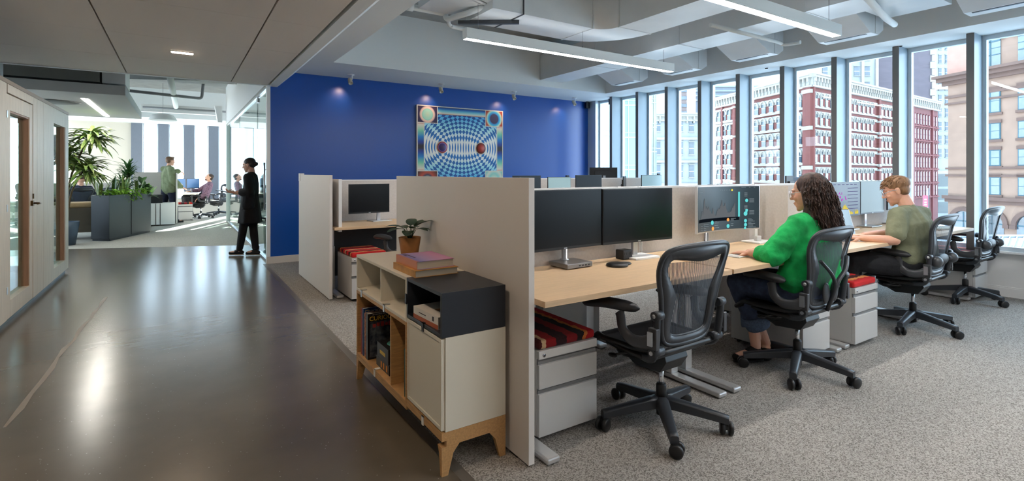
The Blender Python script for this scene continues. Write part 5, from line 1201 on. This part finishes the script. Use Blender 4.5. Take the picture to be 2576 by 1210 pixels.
trousers(t, G, cloth('dark_denim', (62,76,104), (44,54,78), 30), .60, grow=.022, cuff=mat('denim_cuff', (92,110,138), .9, vary=(80,.3)))
shoes(t, G, mat('black_suede', (22,21,22), .9), M_black)
M_hair = mat('brown_hair', (78,54,44), .62, vary=(60,.5), rgb2=(34,22,18), stretch=(1,1,.15)); M_hair2 = mat('sandy_hair', (150,112,78), .6, vary=(60,.4), stretch=(1,1,.3))
h, R, r, f, u = G['h'], G['R'], G['r'], G['f'], G['u']
b = MB(); b.ell(h-f*.030+u*.045, (.090,.098,.088), 18, rot=R); b.ell(h-f*.065-u*.03, (.098,.070,.10), 18, rot=R); b.ell(h-f*.075-u*.13, (.112,.062,.10), 18, rot=R); b.ell(h-f*.085-u*.20, (.112,.060,.085), 16, rot=R)
for s in (-1,1): b.cap(h+r*s*.072-f*.01+u*.02, h+r*s*.095-f*.03-u*.16, .030, .036)
b.cap(h-r*.09-f*.01-u*.12, h-r*.105+f*.02-u*.25, .034, .018)
hr = b.build('hair', M_hair, t, remesh=.006, smooth=3)
rr = random.Random(21); b = MB()
for k in range(430):
    a = rr.uniform(-PI*1.12, PI*.12); el = rr.uniform(.1,1.35)
    p = h-f*.035+u*.03+(r*math.cos(a)*.088+f*math.sin(a)*.088)*math.cos(el*.8)+u*.085*math.sin(el); pts = []
    out = (r*math.cos(a)+f*math.sin(a)).normalized(); ph = rr.uniform(0,6.3); L = rr.uniform(.22,.40)
    for j in range(11):
        q = j/10; wv = .013*math.sin(ph+q*20)*(.3+q); w2 = .013*math.cos(ph+q*18)*(.3+q)
        pt = p+out*(.030*math.sin(min(1,q*1.6)*1.6))+u*(-L*q*q*.4-L*q*.6)+r*wv*1.2+f*(w2-.012*q)
        pts.append(pt)
    b.tube(pts, [.0036*(1-.7*(j/10)**2) for j in range(11)], 5)
b.build('hair_strands', M_hair, hr)
# ---- man in olive T-shirt
loc = (5.13,1.74,0)
J = dict(head=(5.075,1.835,1.150), face=(-.30,.92,-.36), neck=(5.10,1.765,1.0), chest=(5.11,1.735,.86), belly=(5.135,1.73,.70), pelvis=(5.13,1.735,.555),
    sh=[(4.945,1.78,.95),(5.26,1.73,.95)], el=[(4.82,1.755,.755),(5.14,1.93,.775)], wr=[(4.665,1.93,.770),(4.86,2.00,.772)],
    hip=[(5.04,1.74,.54),(5.215,1.74,.54)], knee=[(4.70,2.02,.565),(5.12,2.18,.55)], ankle=[(4.66,2.14,.105),(5.08,2.22,.105)], toe=[(4.58,2.24,.035),(5.04,2.34,.035)],
    hands=[((-.32,.94,-.08),(0,0,-1),1,.30),((-.75,.65,-.08),(0,0,-1),-1,.30)])
t, G = person(loc, 'man with sandy hair and glasses in an olive T-shirt leaning over his keyboard', J)
face(t, J['head'], J['face'], 1, loc); glasses(t, J['head'], J['face'], mat('clear_blue_frame', (170,196,214), .2), loc)
shirt(t, G, cloth('olive_cotton', (126,130,104), (100,104,82), 5), .72, -.06, grow=.016, loose=.010, wr=.018, name='t_shirt')
trousers(t, G, cloth('black_denim', (26,28,34)), .94)
shoes(t, G, M_black, M_dark)
h, R, r, f, u = G['h'], G['R'], G['r'], G['f'], G['u']
b = MB(); b.ell(h-f*.020+u*.050, (.083,.094,.074), 18, rot=R); b.ell(h-f*.040+u*.002, (.077,.052,.060), 18, rot=R); b.ell(h+f*.048+u*.085, (.055,.040,.024), 14, rot=R)
hr = b.build('hair', M_hair2, t, remesh=.005, smooth=2); b = MB()
for k in range(170):
    a = rr.uniform(0, 2*PI); el = rr.uniform(.05,1.5); n_ = (r*math.cos(a)+f*math.sin(a))*math.cos(el)+u*math.sin(el)
    p = h-f*.012+u*.045+r*math.cos(a)*.078*math.cos(el)+f*math.sin(a)*.090*math.cos(el)+u*.074*math.sin(el)
    d = (n_*.6+f*.6-u*.25+r*rr.uniform(-.5,.5)).normalized(); b.tube([p, p+d*.022, p+d*.036-u*.010], [.005,.004,.001], 5)
b.build('hair_strands', M_hair2, hr)
# ---- standing man in the far area
loc = (-.22,15.9,0)
J = dict(head=(-.185,15.91,1.60), face=(.84,.46,-.10), neck=(-.22,15.89,1.455), chest=(-.235,15.885,1.28), belly=(-.23,15.89,1.08), pelvis=(-.22,15.9,.93),
    sh=[(-.33,16.02,1.40),(-.17,15.72,1.40)], el=[(-.17,16.10,1.30),(-.13,15.66,1.12)], wr=[(.0,16.12,1.345),(.05,15.80,.93)],
    hip=[(-.27,15.97,.90),(-.17,15.83,.90)], knee=[(-.34,16.00,.49),(-.10,15.86,.49)], ankle=[(-.42,15.97,.09),(-.08,15.88,.09)], toe=[(-.27,15.98,.035),(.08,15.90,.035)],
    hands=[((.9,.3,-.4),(0,0,-1),1,.5),((.8,.3,-.3),(0,0,-1),-1,.4)])
t, G = person(loc, 'standing man in a loose sage green shirt and dark jeans leaning on the white panel', J, .009)
face(t, J['head'], J['face'], 1, loc)
shirt(t, G, cloth('sage_shirt', (132,142,108), (110,120,88), 6), 1.9, .04, grow=.018, loose=.02, vox=.012, wr=.025)
trousers(t, G, cloth('navy_jeans', (34,40,62)), .96, grow=.02, vox=.012); shoes(t, G, M_black, M_dark, vox=.009)
h, R, r, f, u = G['h'], G['R'], G['r'], G['f'], G['u']
b = MB(); b.ell(h-f*.020+u*.055, (.084,.094,.072), 16, rot=R); b.ell(h-f*.055+u*.0, (.078,.054,.06), 16, rot=R); b.ell(h+f*.05+u*.10, (.05,.04,.03), 12, rot=R)
wrinkle(b.build('hair', mat('dark_blond_hair', (112,84,62), .6), t, remesh=.009), .02)
# ---- seated man in the far area
loc = (.56,17.2,0)
J = dict(head=(.735,17.15,1.165), face=(-.93,-.10,.28), neck=(.745,17.16,1.02), chest=(.705,17.17,.87), belly=(.64,17.19,.68), pelvis=(.58,17.2,.545),
    sh=[(.735,16.99,.965),(.735,17.34,.965)], el=[(.66,16.90,.72),(.50,17.38,.80)], wr=[(.47,16.97,.60),(.26,17.28,.77)],
    hip=[(.55,17.11,.54),(.55,17.29,.54)], knee=[(.17,17.02,.56),(.13,17.22,.60)], ankle=[(.29,16.95,.12),(.20,17.20,.14)], toe=[(.14,16.90,.035),(.05,17.2,.06)],
    hands=[((-.7,0,-.7),(.6,0,-.8),-1,.35),((-.95,0,-.05),(0,0,-1),1,.4)])
t, G = person(loc, 'seated man in a plum checked shirt and black trousers leaning back in his chair', J, .009)
face(t, J['head'], J['face'], 1, loc)
shirt(t, G, cloth('plum_shirt', (140,108,124), (96,72,92), 30), 1.75, -.06, vox=.012, wr=.015)
b = MB(); b.cap(G['nk']-G['f']*.02+V((-.055,0,-.06)), G['be']+V((-.10,0,0)), .045, .05, flat=1); b.build('undershirt', mat('navy_tee', (40,42,58), .8), t)
trousers(t, G, cloth('black_trousers', (28,28,32)), .96, vox=.012); shoes(t, G, mat('grey_trainers', (90,92,90), .7), M_white, vox=.009)
h, R, r, f, u = G['h'], G['R'], G['r'], G['f'], G['u']
b = MB(); b.ell(h-f*.022+u*.050, (.080,.090,.068), 16, rot=R); b.ell(h-f*.055-u*.01, (.076,.050,.06), 16, rot=R); b.build('hair', mat('dark_hair', (62,46,38), .6), t, remesh=.009)
b = MB(); b.ell(h+f*.052-u*.083, (.046,.042,.028), 14, rot=R); b.build('beard', mat('beard_brown', (120,78,56), .8), t, remesh=.009)
# ---- woman in black walking past the glass partition
loc = (.93,9.08,0)
J = dict(head=(.935,9.09,1.425), face=(-.86,.46,-.22), neck=(.965,9.07,1.285), chest=(.965,9.07,1.12), belly=(.955,9.075,.95), pelvis=(.95,9.08,.82),
    sh=[(.90,8.935,1.225),(1.00,9.22,1.225)], el=[(.925,8.90,1.0),(.95,9.27,1.0)], wr=[(.74,9.02,.985),(.76,9.24,.985)],
    hip=[(.91,9.01,.80),(.99,9.14,.80)], knee=[(.85,9.03,.46),(.99,9.06,.45)], ankle=[(.80,9.08,.10),(1.01,8.93,.11)], toe=[(.68,9.15,.035),(.90,8.98,.035)],
    hs=.95, hands=[((-.9,.3,.15),(0,.1,1),-1,.5),((-.9,.2,.15),(0,-.1,1),1,.5)])
t, G = person(loc, 'woman with a hair bun in black dress and leggings walking with a tablet', J, .007)
face(t, J['head'], J['face'], .95, loc)
M_blk = cloth('black_cloth', (20,20,22), None, 8)
shirt(t, G, M_blk, 1.55, .02, grow=.012, loose=.008, vox=.010, wr=.012, name='dress_top')
b = MB(); s_ = [(.90,.15,.125),(.75,.185,.15),(.60,.20,.165),(.50,.205,.17)]
for (z0,a0,c0),(z1,a1,c1) in zip(s_, s_[1:]):
    for k in (-1,-.5,0,.5,1): b.cap(V((0,0,z0))+G['sr']*a0*k*.5+V((.01,0,0)), V((0,0,z1))+G['sr']*a1*k*.5+V((.01,0,0)), c0*(1-.15*abs(k)), c1*(1-.15*abs(k))*.98, n=12)
sk = MB()
def skf(u_, v_):
    a = 2*PI*u_; z = .93-.42*v_; w = .15+.05*v_+.010*math.sin(a*7)*v_; d = .115+.05*v_+.010*math.cos(a*6)*v_; c = V((.02,.0,z))
    p = c+G['sr']*(w*math.cos(a))+V((-G['sr'].y,G['sr'].x,0))*(d*math.sin(a)); return p
sk.grid(skf, 40, 14, thick=.006); sk.build('dress_skirt', M_blk, t)
trousers(t, G, M_blk, .96, grow=.004, vox=.009, wr=0, name='leggings'); shoes(t, G, M_black, mat('pale_sole', (200,196,186), .6), vox=.007)
h, R, r, f, u = G['h'], G['R'], G['r'], G['f'], G['u']
b = MB(); b.ell(h-f*.022+u*.045, (.079,.090,.070), 16, rot=R); b.ell(h-f*.055-u*.0, (.074,.050,.058), 16, rot=R); b.ell(h-f*.105-u*.005, (.036,.036,.034), 14, rot=R); b.build('hair', mat('black_hair', (38,30,28), .5), t, remesh=.007, smooth=2)
tb = thing('tablet', (.615,9.17,1.00), 'dark tablet held by the walking woman in black', 'tablet', None, math.radians(-12)); b = MB(); b.X = Matrix.Rotation(.22, 4, 'Y'); b.box(-.13,-.09,0,.10,.09,.009); b.build('body', M_dark, tb, bevel=.002)
b = MB(); b.X = Matrix.Rotation(.22, 4, 'Y'); b.box(-.12,-.082,.0092,.09,.082,.0098); b.build('screen', M_scr, tb)
# ---- seated person behind the planter, seen from behind
loc = (-1.86,15.0,0)
J = dict(head=(-1.86,15.03,1.13), face=(-.5,.80,.0), neck=(-1.86,14.99,.985), chest=(-1.86,14.97,.85), belly=(-1.86,14.97,.68), pelvis=(-1.86,14.98,.545),
    sh=[(-2.02,15.0,.94),(-1.70,14.98,.94)], el=[(-2.10,15.14,.74),(-1.64,15.16,.74)], wr=[(-2.02,15.36,.78),(-1.76,15.38,.78)],
    hip=[(-1.95,15.0,.54),(-1.77,15.0,.54)], knee=[(-1.96,15.42,.55),(-1.76,15.42,.55)], ankle=[(-1.96,15.40,.10),(-1.76,15.40,.10)], toe=[(-1.96,15.53,.035),(-1.76,15.53,.035)],
    hands=[((0,1,0),(0,0,-1),1,.3),((0,1,0),(0,0,-1),-1,.3)])
t, G = person(loc, 'seated person in a navy jacket with close-cropped hair behind the planter', J, .010)
shirt(t, G, cloth('navy_jacket', (44,50,72)), 1.9, .02, vox=.012, wr=.02, name='jacket'); trousers(t, G, MT['black_trousers'], .96, vox=.013); shoes(t, G, M_black, M_dark, vox=.010)
h, R, r, f, u = G['h'], G['R'], G['r'], G['f'], G['u']
b = MB(); b.ell(h-f*.018+u*.048, (.077,.090,.070), 14, rot=R); b.build('hair', mat('cropped_hair', (90,62,50), .7), t, remesh=.01)
# ================================================================ the street outside
def omat(name, rgb, *a, **k):
    """outdoor materials: tones given made a fifth darker so the bright sky does not overexpose them"""
    if 'rgb2' in k: k['rgb2'] = tuple(v*.8 for v in k['rgb2'])
    return mat(name, tuple(v*.8 for v in rgb), *a, **k)
def cdir(lat, dep):
    """unit world vector from a rightward and a forward component as seen from the office"""
    return Vector((dep*math.sin(YAW)+lat*math.cos(YAW), dep*math.cos(YAW)-lat*math.sin(YAW), 0)).normalized()
M_brick = omat('red_brick', (122,62,56), .85, vary=(.9,.12), bump=(3,.2)); M_brick2 = omat('plain_red_brick', (114,56,56), .85, vary=(.7,.12))
M_stone = omat('cream_stone', (178,174,166), .8, vary=(.8,.12)); M_win = omat('street_window', (84,104,120), .12, vary=(.5,.5), rgb2=(40,52,62), spec=.9)
M_tan = omat('buff_brick', (166,134,116), .85, vary=(.8,.10)); M_brown = omat('brown_stone', (118,90,80), .85, vary=(.7,.15)); M_tealw = omat('teal_window_frame', (60,98,112), .5)
M_purp = omat('purple_brick', (104,94,102), .9, vary=(.35,.18), stretch=(1,1,3)); M_whiteb = omat('white_terracotta', (168,174,176), .8, vary=(.4,.1)); M_roofg = omat('grey_roof', (150,160,176), .6)
ZG = -12.0
def facade(name, label, O, d, width, z1, depth, wall, cat='building', cut=(0,0)):
    """thing whose local x runs along the facade, -y faces the street"""
    t = thing(name, (O.x, O.y, ZG), label, cat, None, math.atan2(d.y, d.x))
    b = MB(); b.prism([(0,0),(width,0),(width-cut[1],depth),(cut[0],depth)], 'z', 0, z1-ZG); b.build('wall', wall, t); return t
def arch_window(w, h, hood=.22, rise=.5, flatw=False, frame=None):
    """one window: stone surround, frame and dark glass; origin at the sill centre on the wall face"""
    b = MB(); n = 8; r = w/2
    if flatw: pts = [(-r,0),(r,0),(r,h),(-r,h)]
    else: pts = [(-r,0),(r,0)]+[(r*math.cos(a), h-rise+rise*math.sin(a)) for a in [PI*k/n for k in range(n+1)]]
    b.prism(pts, 'y', -.12, -.02, 1)
    if hood and not flatw:
        o = [( (r+hood)*math.cos(a), h-rise+(rise+hood)*math.sin(a)) for a in [PI*k/n for k in range(n+1)]]; i = [(r*math.cos(a), h-rise+rise*math.sin(a)) for a in [PI*k/n for k in range(n+1)]]
        for k in range(n): b.prism([o[k],o[k+1],i[k+1],i[k]], 'y', -.38, -.02, 0)
        b.box(-r-hood,-.36,h-rise-.45,-r,-.02,h-rise,0); b.box(r,-.36,h-rise-.45,r+hood,-.02,h-rise,0)
    b.box(-r-.15,-.35,-.18,r+.15,-.02,0,0); b.box(-r,-.16,h*.46,r,-.12,h*.46+.08,2)
    if flatw and hood: b.box(-r-.15,-.3,h,r+.15,-.02,h+hood,0)
    return b
def put_windows(t, proto, spots, mats, lim=100, name='window'):
    """spots: local (x, z, side) sorted nearest first; 100 of their own, the rest as one part"""
    first = proto.build(name, mats, t); first.location = (spots[0][0], spots[0][2] if len(spots[0]) > 2 else 0, spots[0][1])
    for s in spots[1:lim]:
        c = first.copy(); COL.objects.link(c); c.parent = t; c.location = (s[0], s[2] if len(s) > 2 else 0, s[1])
    if len(spots) > lim:
        b = MB()
        for s in spots[lim:]:
            o = len(b.v); b.v += [(x+s[0], y+(s[2] if len(s) > 2 else 0), z+s[1]) for x,y,z in proto.v]; b.f += [tuple(i+o for i in q) for q in proto.f]; b.m += proto.m; b.s += proto.s
        k = b.build(name, mats, t); k['kind'] = 'stuff'
def cornice(b, x0, x1, z, pr=1.1, h=2.4, step=1.0, y=0):
    b.box(x0,y-pr,z-.35,x1,y,z,0); b.box(x0,y-pr*.8,z-.75,x1,y,z-.35,0); b.box(x0,y-.35,z-h,x1,y,z-.75,0); b.box(x0,y-.5,z-h-.1,x1,y,z-h+.25,0)
    k = x0+.3
    while k < x1-.3: b.box(k-.16,y-pr*.75,z-1.5,k+.16,y,z-.75,0); b.box(k-.12,y-.55,z-2.1,k+.12,y,z-1.5,0); k += step
SILLS = [13.9,10.3,6.85,3.35,-.2,-3.7,-7.2]
C0 = wp(2043, 95)
dR = cdir(.823,.568); dL = cdir(-.1547,.988)
# right-hand facade of the corner building
t = facade('building', 'long red and white facade of the ornate arcaded brick corner building', C0, dR, 46.9, 17.6, 5, M_brick, cut=(3.6,0))
b = MB(); cornice(b, -.4, 46.9, 19.8-ZG, step=1.15); b.build('cornice', M_stone, t)
b = MB()
for z in SILLS:
    b.box(0,-.15,z+2.0-ZG,46.9,0,z+2.60-ZG); b.box(0,-.32,z-.45-ZG,46.9,0,z-.15-ZG)
b.build('stone_bands', M_stone, t)
b = MB()
for x in (13.4,29.3,43.8): b.box(x-.5,-.5,0,x+.5,0,17.4-ZG)
b.box(-.1,-.45,0,.25,0,17.4-ZG)
b.build('pilaster', M_brick, t)
b = MB()
for x in (13.4,29.3,43.8):
    for z in SILLS: b.box(x-.62,-.6,z-.7-ZG,x+.62,0,z-.1-ZG); b.box(x-.6,-.58,z+1.9-ZG,x+.6,0,z+2.3-ZG)
b.build('pilaster_caps', M_stone, t)
sp = []
for z in SILLS[:6]:
    for x0 in (1.0,15.6,31.4):
        for k in range(6 if x0 > 30 else 6):
            x = x0+2.1*k+(0 if x0 > 1 else .3)
            if x < 46: sp.append((x, z-ZG))
    sp.append((45.3, z-ZG))
sp.sort(key=lambda s: s[0]+abs(s[1]-ZG*-1)*.2)
put_windows(t, arch_window(.95, 2.35, .16, .45), sp, [M_stone, M_win, M_frame])
# left-hand facade
t = facade('building', 'left facade of the ornate brick corner building, seen through the middle windows', C0+dL*34.7, -dL, 34.7, 17.6, 5, M_brick, cut=(0,3.6))
W_ = 34.7
b = MB(); cornice(b, 0, W_+.4, 19.8-ZG, step=1.1); b.build('cornice', M_stone, t)
b = MB()
for z in SILLS: b.box(10.8,-.15,z+1.9-ZG,W_-1.6,0,z+2.65-ZG); b.box(0,-.32,z-.6-ZG,W_,0,z-.15-ZG); b.box(0,-.25,z+2.4-ZG,10,0,z+2.9-ZG)
b.build('stone_bands', M_stone, t)
b = MB(); b.box(W_-1.9,-.5,0,W_+.1,0,17.4-ZG); b.box(10.0,-.5,0,10.9,0,17.4-ZG); b.box(4.9,-.4,0,5.6,0,17.4-ZG); b.build('pilaster', M_brick, t)
b = MB()
for z in (SILLS[0]+2.8, SILLS[2]+3.0, SILLS[3]-.9, SILLS[4]-.4): b.box(W_-2.05,-.65,z-.5-ZG,W_+.2,0,z+.2-ZG); b.box(9.9,-.65,z-.3-ZG,11,0,z+.1-ZG)
b.build('pilaster_caps', M_stone, t)
sp = [(x, z-ZG) for z in SILLS[:6] for x in [W_-3.3]+[W_-6.6-2.45*k for k in range(7)]+[7.9,5.9,3.6,1.9]]
sp.sort(key=lambda s: -s[0]+abs(s[1]-14)*.2)
put_windows(t, arch_window(1.35, 2.4, .26, .6), sp, [M_stone, M_win, M_frame])
# plain red building continuing the right facade
t = facade('building', 'plain darker red brick building at the right end of the ornate one', C0+dR*46.9+dR*.05, dR, 20, 17.4, 9, M_brick2)
b = MB(); cornice(b, 0, 20.4, 19.8-ZG, pr=.9, step=1.3); b.build('cornice', M_stone, t)
b = MB()
for z in (13.0,9.4,5.9,2.4,-1.1,-4.6): b.box(0,-.3,z-.3-ZG,20,0,z-ZG)
for x in (2.6,15.4): b.box(x-.3,-.35,0,x+.3,0,17.4-ZG)
b.build('string_courses', omat('dull_red_stone', (124,60,60), .9), t)
sp = [(x, z+.25-ZG) for z in (13.0,9.4,5.9,2.4,-1.1,-4.6) for x in (1.0,3.9,5.8,7.7,9.6,11.5,13.4,16.6,18.4)]; sp.sort()
put_windows(t, arch_window(.8, 2.5, .16, .2, True), sp, [MT['dull_red_stone'], omat('dark_red_window', (104,56,66), .4), M_brick2])
# towers behind
def plainbuilding(label, pxa, pxb, D, z1, wall, wins, dpt=12, ang=(1,0), frame=None, name='building', extra=None, bandm=None):
    A = wp(pxa, D); d = cdir(*ang); w = (wp(pxb, D)-A).length; t = facade(name, label, A, d, w, z1, dpt, wall)
    if wins:
        (sx, sz, ww, wh, z0, zt, gx) = wins; sp = []; x = gx
        while x < w-ww/2:
            z = z0
            while z < zt: sp.append((x, z-ZG)); z += sz
            x += sx
        sp.sort(key=lambda s: -s[1]); put_windows(t, arch_window(ww, wh, .12, .2, True), sp, [bandm or wall, M_win, M_frame])
    return t, w
t, w = plainbuilding('pale multi-storey office tower rising behind the brick corner building', 2062, 2204, 150, 60, M_whiteb, (3.1,4.6,1.5,2.8,16,56,1.5))
b = MB()
for k in range(5): b.box(k*w/4-.4,-.5,20-ZG,k*w/4+.4,0,60-ZG)
b.build('piers', M_stone, t)
t, w = plainbuilding('tall windowless mauve brick tower wall behind the brick buildings', 2206, 2352, 150, 60, M_purp, None)
b = MB(); z = 12
while z < 58: b.box(w-1.0-(.5 if int(z)%4 < 2 else 0),-.2,z-ZG,w,0,z+1.9-ZG); z += 2
b.build('quoins', M_stone, t)
b = MB(); b.box(w*.50,-.05,14-ZG,w*.50+.35,0,60-ZG); b.build('white_streak', omat('pale_mortar', (190,176,184), .9), t)
t, w = plainbuilding('narrow tall white building squeezed beside the buff corner building', 2356, 2400, 152, 60, M_whiteb, (1.9,4.0,.8,2.4,6,56,1.0))
b = MB(); b.box(0,-.6,1-ZG,w,0,2-ZG); b.box(0,-.9,26-ZG,w,0,27.5-ZG); b.build('string_courses', M_stone, t)
b = MB()
for z in (-2.6,-6.6,-10.5): b.box(.2,-.3,z-ZG,w-.2,-.02,z+3.1-ZG)
b.build('stone_base', omat('dark_stone', (110,116,116), .8), t)
t, w = plainbuilding('white stone building with paired windows left of the brick building', 1640, 1765, 105, 13.2, M_whiteb, (2.3,4.7,1.0,2.6,-9,11,1.2), bandm=M_stone)
b = MB(); cornice(b, -.2, w+.2, 13.6-ZG, pr=.9, h=1.6, step=1.4)
for z in (8.6,3.9,-.8): b.box(0,-.35,z-.5-ZG,w,0,z-ZG)
b.build('cornice', M_stone, t)
t, w = plainbuilding('brown and blue banded tower rising above the white stone building', 1702, 1728, 150, 28, omat('brown_panel', (128,112,108), .7), None)
b = MB(); 
for k in range(7): b.box(0,-.2,14+2.2*k-ZG,w,0,15.0+2.2*k-ZG)
b.build('window_bands', M_win, t)
t, w = plainbuilding('grey modern block with horizontal bands behind the ornate cornice', 1750, 1940, 165, 29.5, omat('grey_panel', (130,138,148), .6), None)
b = MB()
for k in range(4): b.box(0,-.4,24.5+1.5*k-ZG,w*.9,0,25.0+1.5*k-ZG)
b.build('window_bands', M_roofg, t)
# glass towers to the left
M_teal = omat('teal_curtain_glass', (70,130,150), .08, vary=(.09,.6), rgb2=(130,184,196), spec=1, stretch=(1,1,.15)); M_paleg = omat('pale_curtain_glass', (168,200,212), .1, vary=(.12,.3), spec=1, stretch=(1,1,.2))
def glass_tower(label, pa, pb, D, z1, m, stepx, stepz, ang=(1,0), dpt=14):
    A = wp(pa, D); w = (wp(pb, D)-A).length; t = facade('building', label, A, cdir(*ang), w, z1, dpt, m); b = MB(); x = 0
    while x <= w: b.box(x-.05,-.12,0,x+.05,0,z1-ZG); x += stepx
    z = 2
    while z < z1-ZG: b.box(0,-.14,z-.07,w,0,z+.07); b.box(0,-.13,z+.5,w,0,z+.58); z += stepz
    b.build('curtain_wall_grid', omat('pale_mullion', (196,214,220), .4), t); return t
glass_tower('large pale glass tower next to the blue wall end', 1080, 1545, 58, 44, M_paleg, 1.6, 3.9)  # its hidden left part is stretched to block the sun
glass_tower('teal glass tower seen through the third window', 1549, 1612, 62, 44, M_teal, 1.5, 3.9)
glass_tower('dark teal glass building with warm reflections through the fourth window', 1614, 1652, 75, 44, omat('dark_teal_glass', (48,92,98), .1, vary=(.25,.8), rgb2=(190,176,140), spec=1, stretch=(1,1,.3)), 1.8, 3.6)  # warm reflections are painted into the glass colour
# buff brick building at the right
cO = wp(2385, 80); dB = cdir(.1547,-.988)
t = facade('building', 'buff brick building with teal windows, brown stone arches and cornice at the right', cO, dB, 30, 26, 10, M_tan)
def zz(z): return z-ZG
b = MB()
for (z0,z1,p) in ((14.9,15.5,.5),(15.5,16.1,1.0),(16.1,16.5,1.4),(12.9,13.3,.25),(11.9,12.2,.25),(1.85,2.15,.2),(.75,1.05,.2),(-2.7,-2.2,.5),(-3.2,-2.7,.25)):
    b.box(-.1-p,-p,zz(z0),30,0,zz(z1))
for z in (8.9,4.95,9.6-.0,5.9-.0): pass
b.build('string_courses', M_brown, t)
b = MB(); rows_ = [(9.95,3.3),(6.1,2.35),(2.3,2.3),(-1.85,2.55)]
bays = [(4.9,7.55),(9.75,12.4),(14.6,17.25),(19.45,22.1)]
for (a,c) in bays:
    for z,h_ in rows_: b.box(a-.25,-.25,zz(z-.35),c+.25,0,zz(z)); b.box(a-.15,-.2,zz(z+h_),c+.15,0,zz(z+h_+.45))
b.build('sills_and_lintels', M_brown, t)
def pairwin(w, h):
    q = MB(); q.box(-w/2,-.15,0,w/2,-.02,h,0); n = 2
    for k in range(2):
        x0 = -w/2+.12+k*(w/2); q.box(x0,-.17,.12,x0+w/2-.24,-.15,h-.12,1); q.box(x0,-.19,h*.5,x0+w/2-.24,-.17,h*.5+.07,0)
    return q
for z,h_ in rows_: put_windows(t, pairwin(2.65,h_), [((a+c)/2, zz(z)) for a,c in bays], [M_tealw, omat('pale_street_window', (112,126,130), .15, vary=(.8,.4), rgb2=(90,110,118), spec=.9)])
# tall arched windows at the top
sp = [((a+c)/2, zz(16.7)) for a,c in bays]
q = arch_window(2.65, 5.4, .7, 1.3); q.box(-.08,-.2,0,.08,-.12,4.2,2); q.box(-1.3,-.2,3.4,1.3,-.12,3.6,2); q.box(-1.3,-.2,1.5,1.3,-.12,1.62,2); put_windows(t, q, sp, [M_brown, MT['pale_street_window'], M_tealw])
# brown stone arches of the lower storey
q = MB(); n = 12; r0, r1 = 1.55, 2.15
for k in range(n):
    a0, a1 = PI*k/n, PI*(k+1)/n; q.prism([(r1*math.cos(a0),r1*math.sin(a0)),(r1*math.cos(a1),r1*math.sin(a1)),(r0*math.cos(a1),r0*math.sin(a1)),(r0*math.cos(a0),r0*math.sin(a0))], 'y', -.3, -.02, 0)
q.prism([(-r0,-4)]+[(r0,-4)]+[(r0*math.cos(a),r0*math.sin(a)) for a in [PI*k/n for k in range(n+1)]], 'y', -.06, -.02, 1)
q.box(-.08,-.1,-4,.08,-.06,1.4,2); q.box(-1.5,-.1,-.1,1.5,-.06,.1,2); q.box(-r1-.15,-.35,-.5,-r0,-.02,.0,0); q.box(r0,-.35,-.5,r1+.15,-.02,.0,0)
put_windows(t, q, [(2.4,zz(-6.0)),(6.4,zz(-6.0)),(11.1,zz(-6.0)),(15.9,zz(-6.0)),(20.7,zz(-6.0))], [M_brown, M_win, M_tealw], name='arch')
# red brick return of the buff building above its left cornice
b = MB(); b.box(-.1,-.05,zz(16.5),4.6,0,zz(26)); b.build('upper_wall', omat('rose_brick', (196,150,134), .85, vary=(.8,.12)), t)
# street, canopy and banner
b = MB(); b.box(8,-60,ZG-.2,260,260,ZG); b.box(-120,20,ZG-.2,8,260,ZG); struct('ground', b, mat('bounce_ground', (206,208,212), .9, vary=(.3,.2)))  # ground made pale to bounce daylight up to the ceiling
t = thing('glass_canopy', (0,0,0), 'grey ribbed canopy roof outside below the right-hand windows', 'canopy roof')
b = MB(); A, B_, Cc, Dd = wp(2200,27,-2.1), wp(2900,27,-2.1), wp(2900,9,-2.5), wp(2200,9,-2.5)
b.poly([A,B_,Cc,Dd]); b.poly([p-Vector((0,0,.15)) for p in (Dd,Cc,B_,A)]); b.poly([A,A-Vector((0,0,.15)),B_-Vector((0,0,.15)),B_]); b.build('roof_sheet', M_roofg, t)
b = MB()
for k in range(40):
    u_ = k/39; p0 = A.lerp(B_, u_)+Vector((0,0,.03)); p1 = Dd.lerp(Cc, u_-.2)+Vector((0,0,.03)); b.tube([p0,p1], .03, 5)
b.tube([A+Vector((0,0,.05)),B_+Vector((0,0,.05))], .09, 6); b.build('roof_ribs', omat('pale_rib', (176,184,194), .5), t)
t = thing('street_banner', tuple(wp(2328,60,-2.7)), 'small red and white banner on a lamp post in the street', 'banner')
b = MB(); b.box(-.30,-.02,0,.30,.02,1.35); x_ = b.build('banner', omat('pink_banner', (214,74,96), .7), t, rot=(0,0,-YAW))
b = MB(); b.box(-.15,-.03,.2,.12,-.021,.35); b.box(-.15,-.03,.5,.12,-.021,.62); b.box(-.15,-.03,.8,.12,-.021,.95); b.build('banner_marks', M_white, t, rot=(0,0,-YAW))
b = MB(); b.tube([(.36,0,ZG+2.7),(.36,0,2.2)], .07, 8); b.build('lamp_post', M_graph, t, rot=(0,0,-YAW))
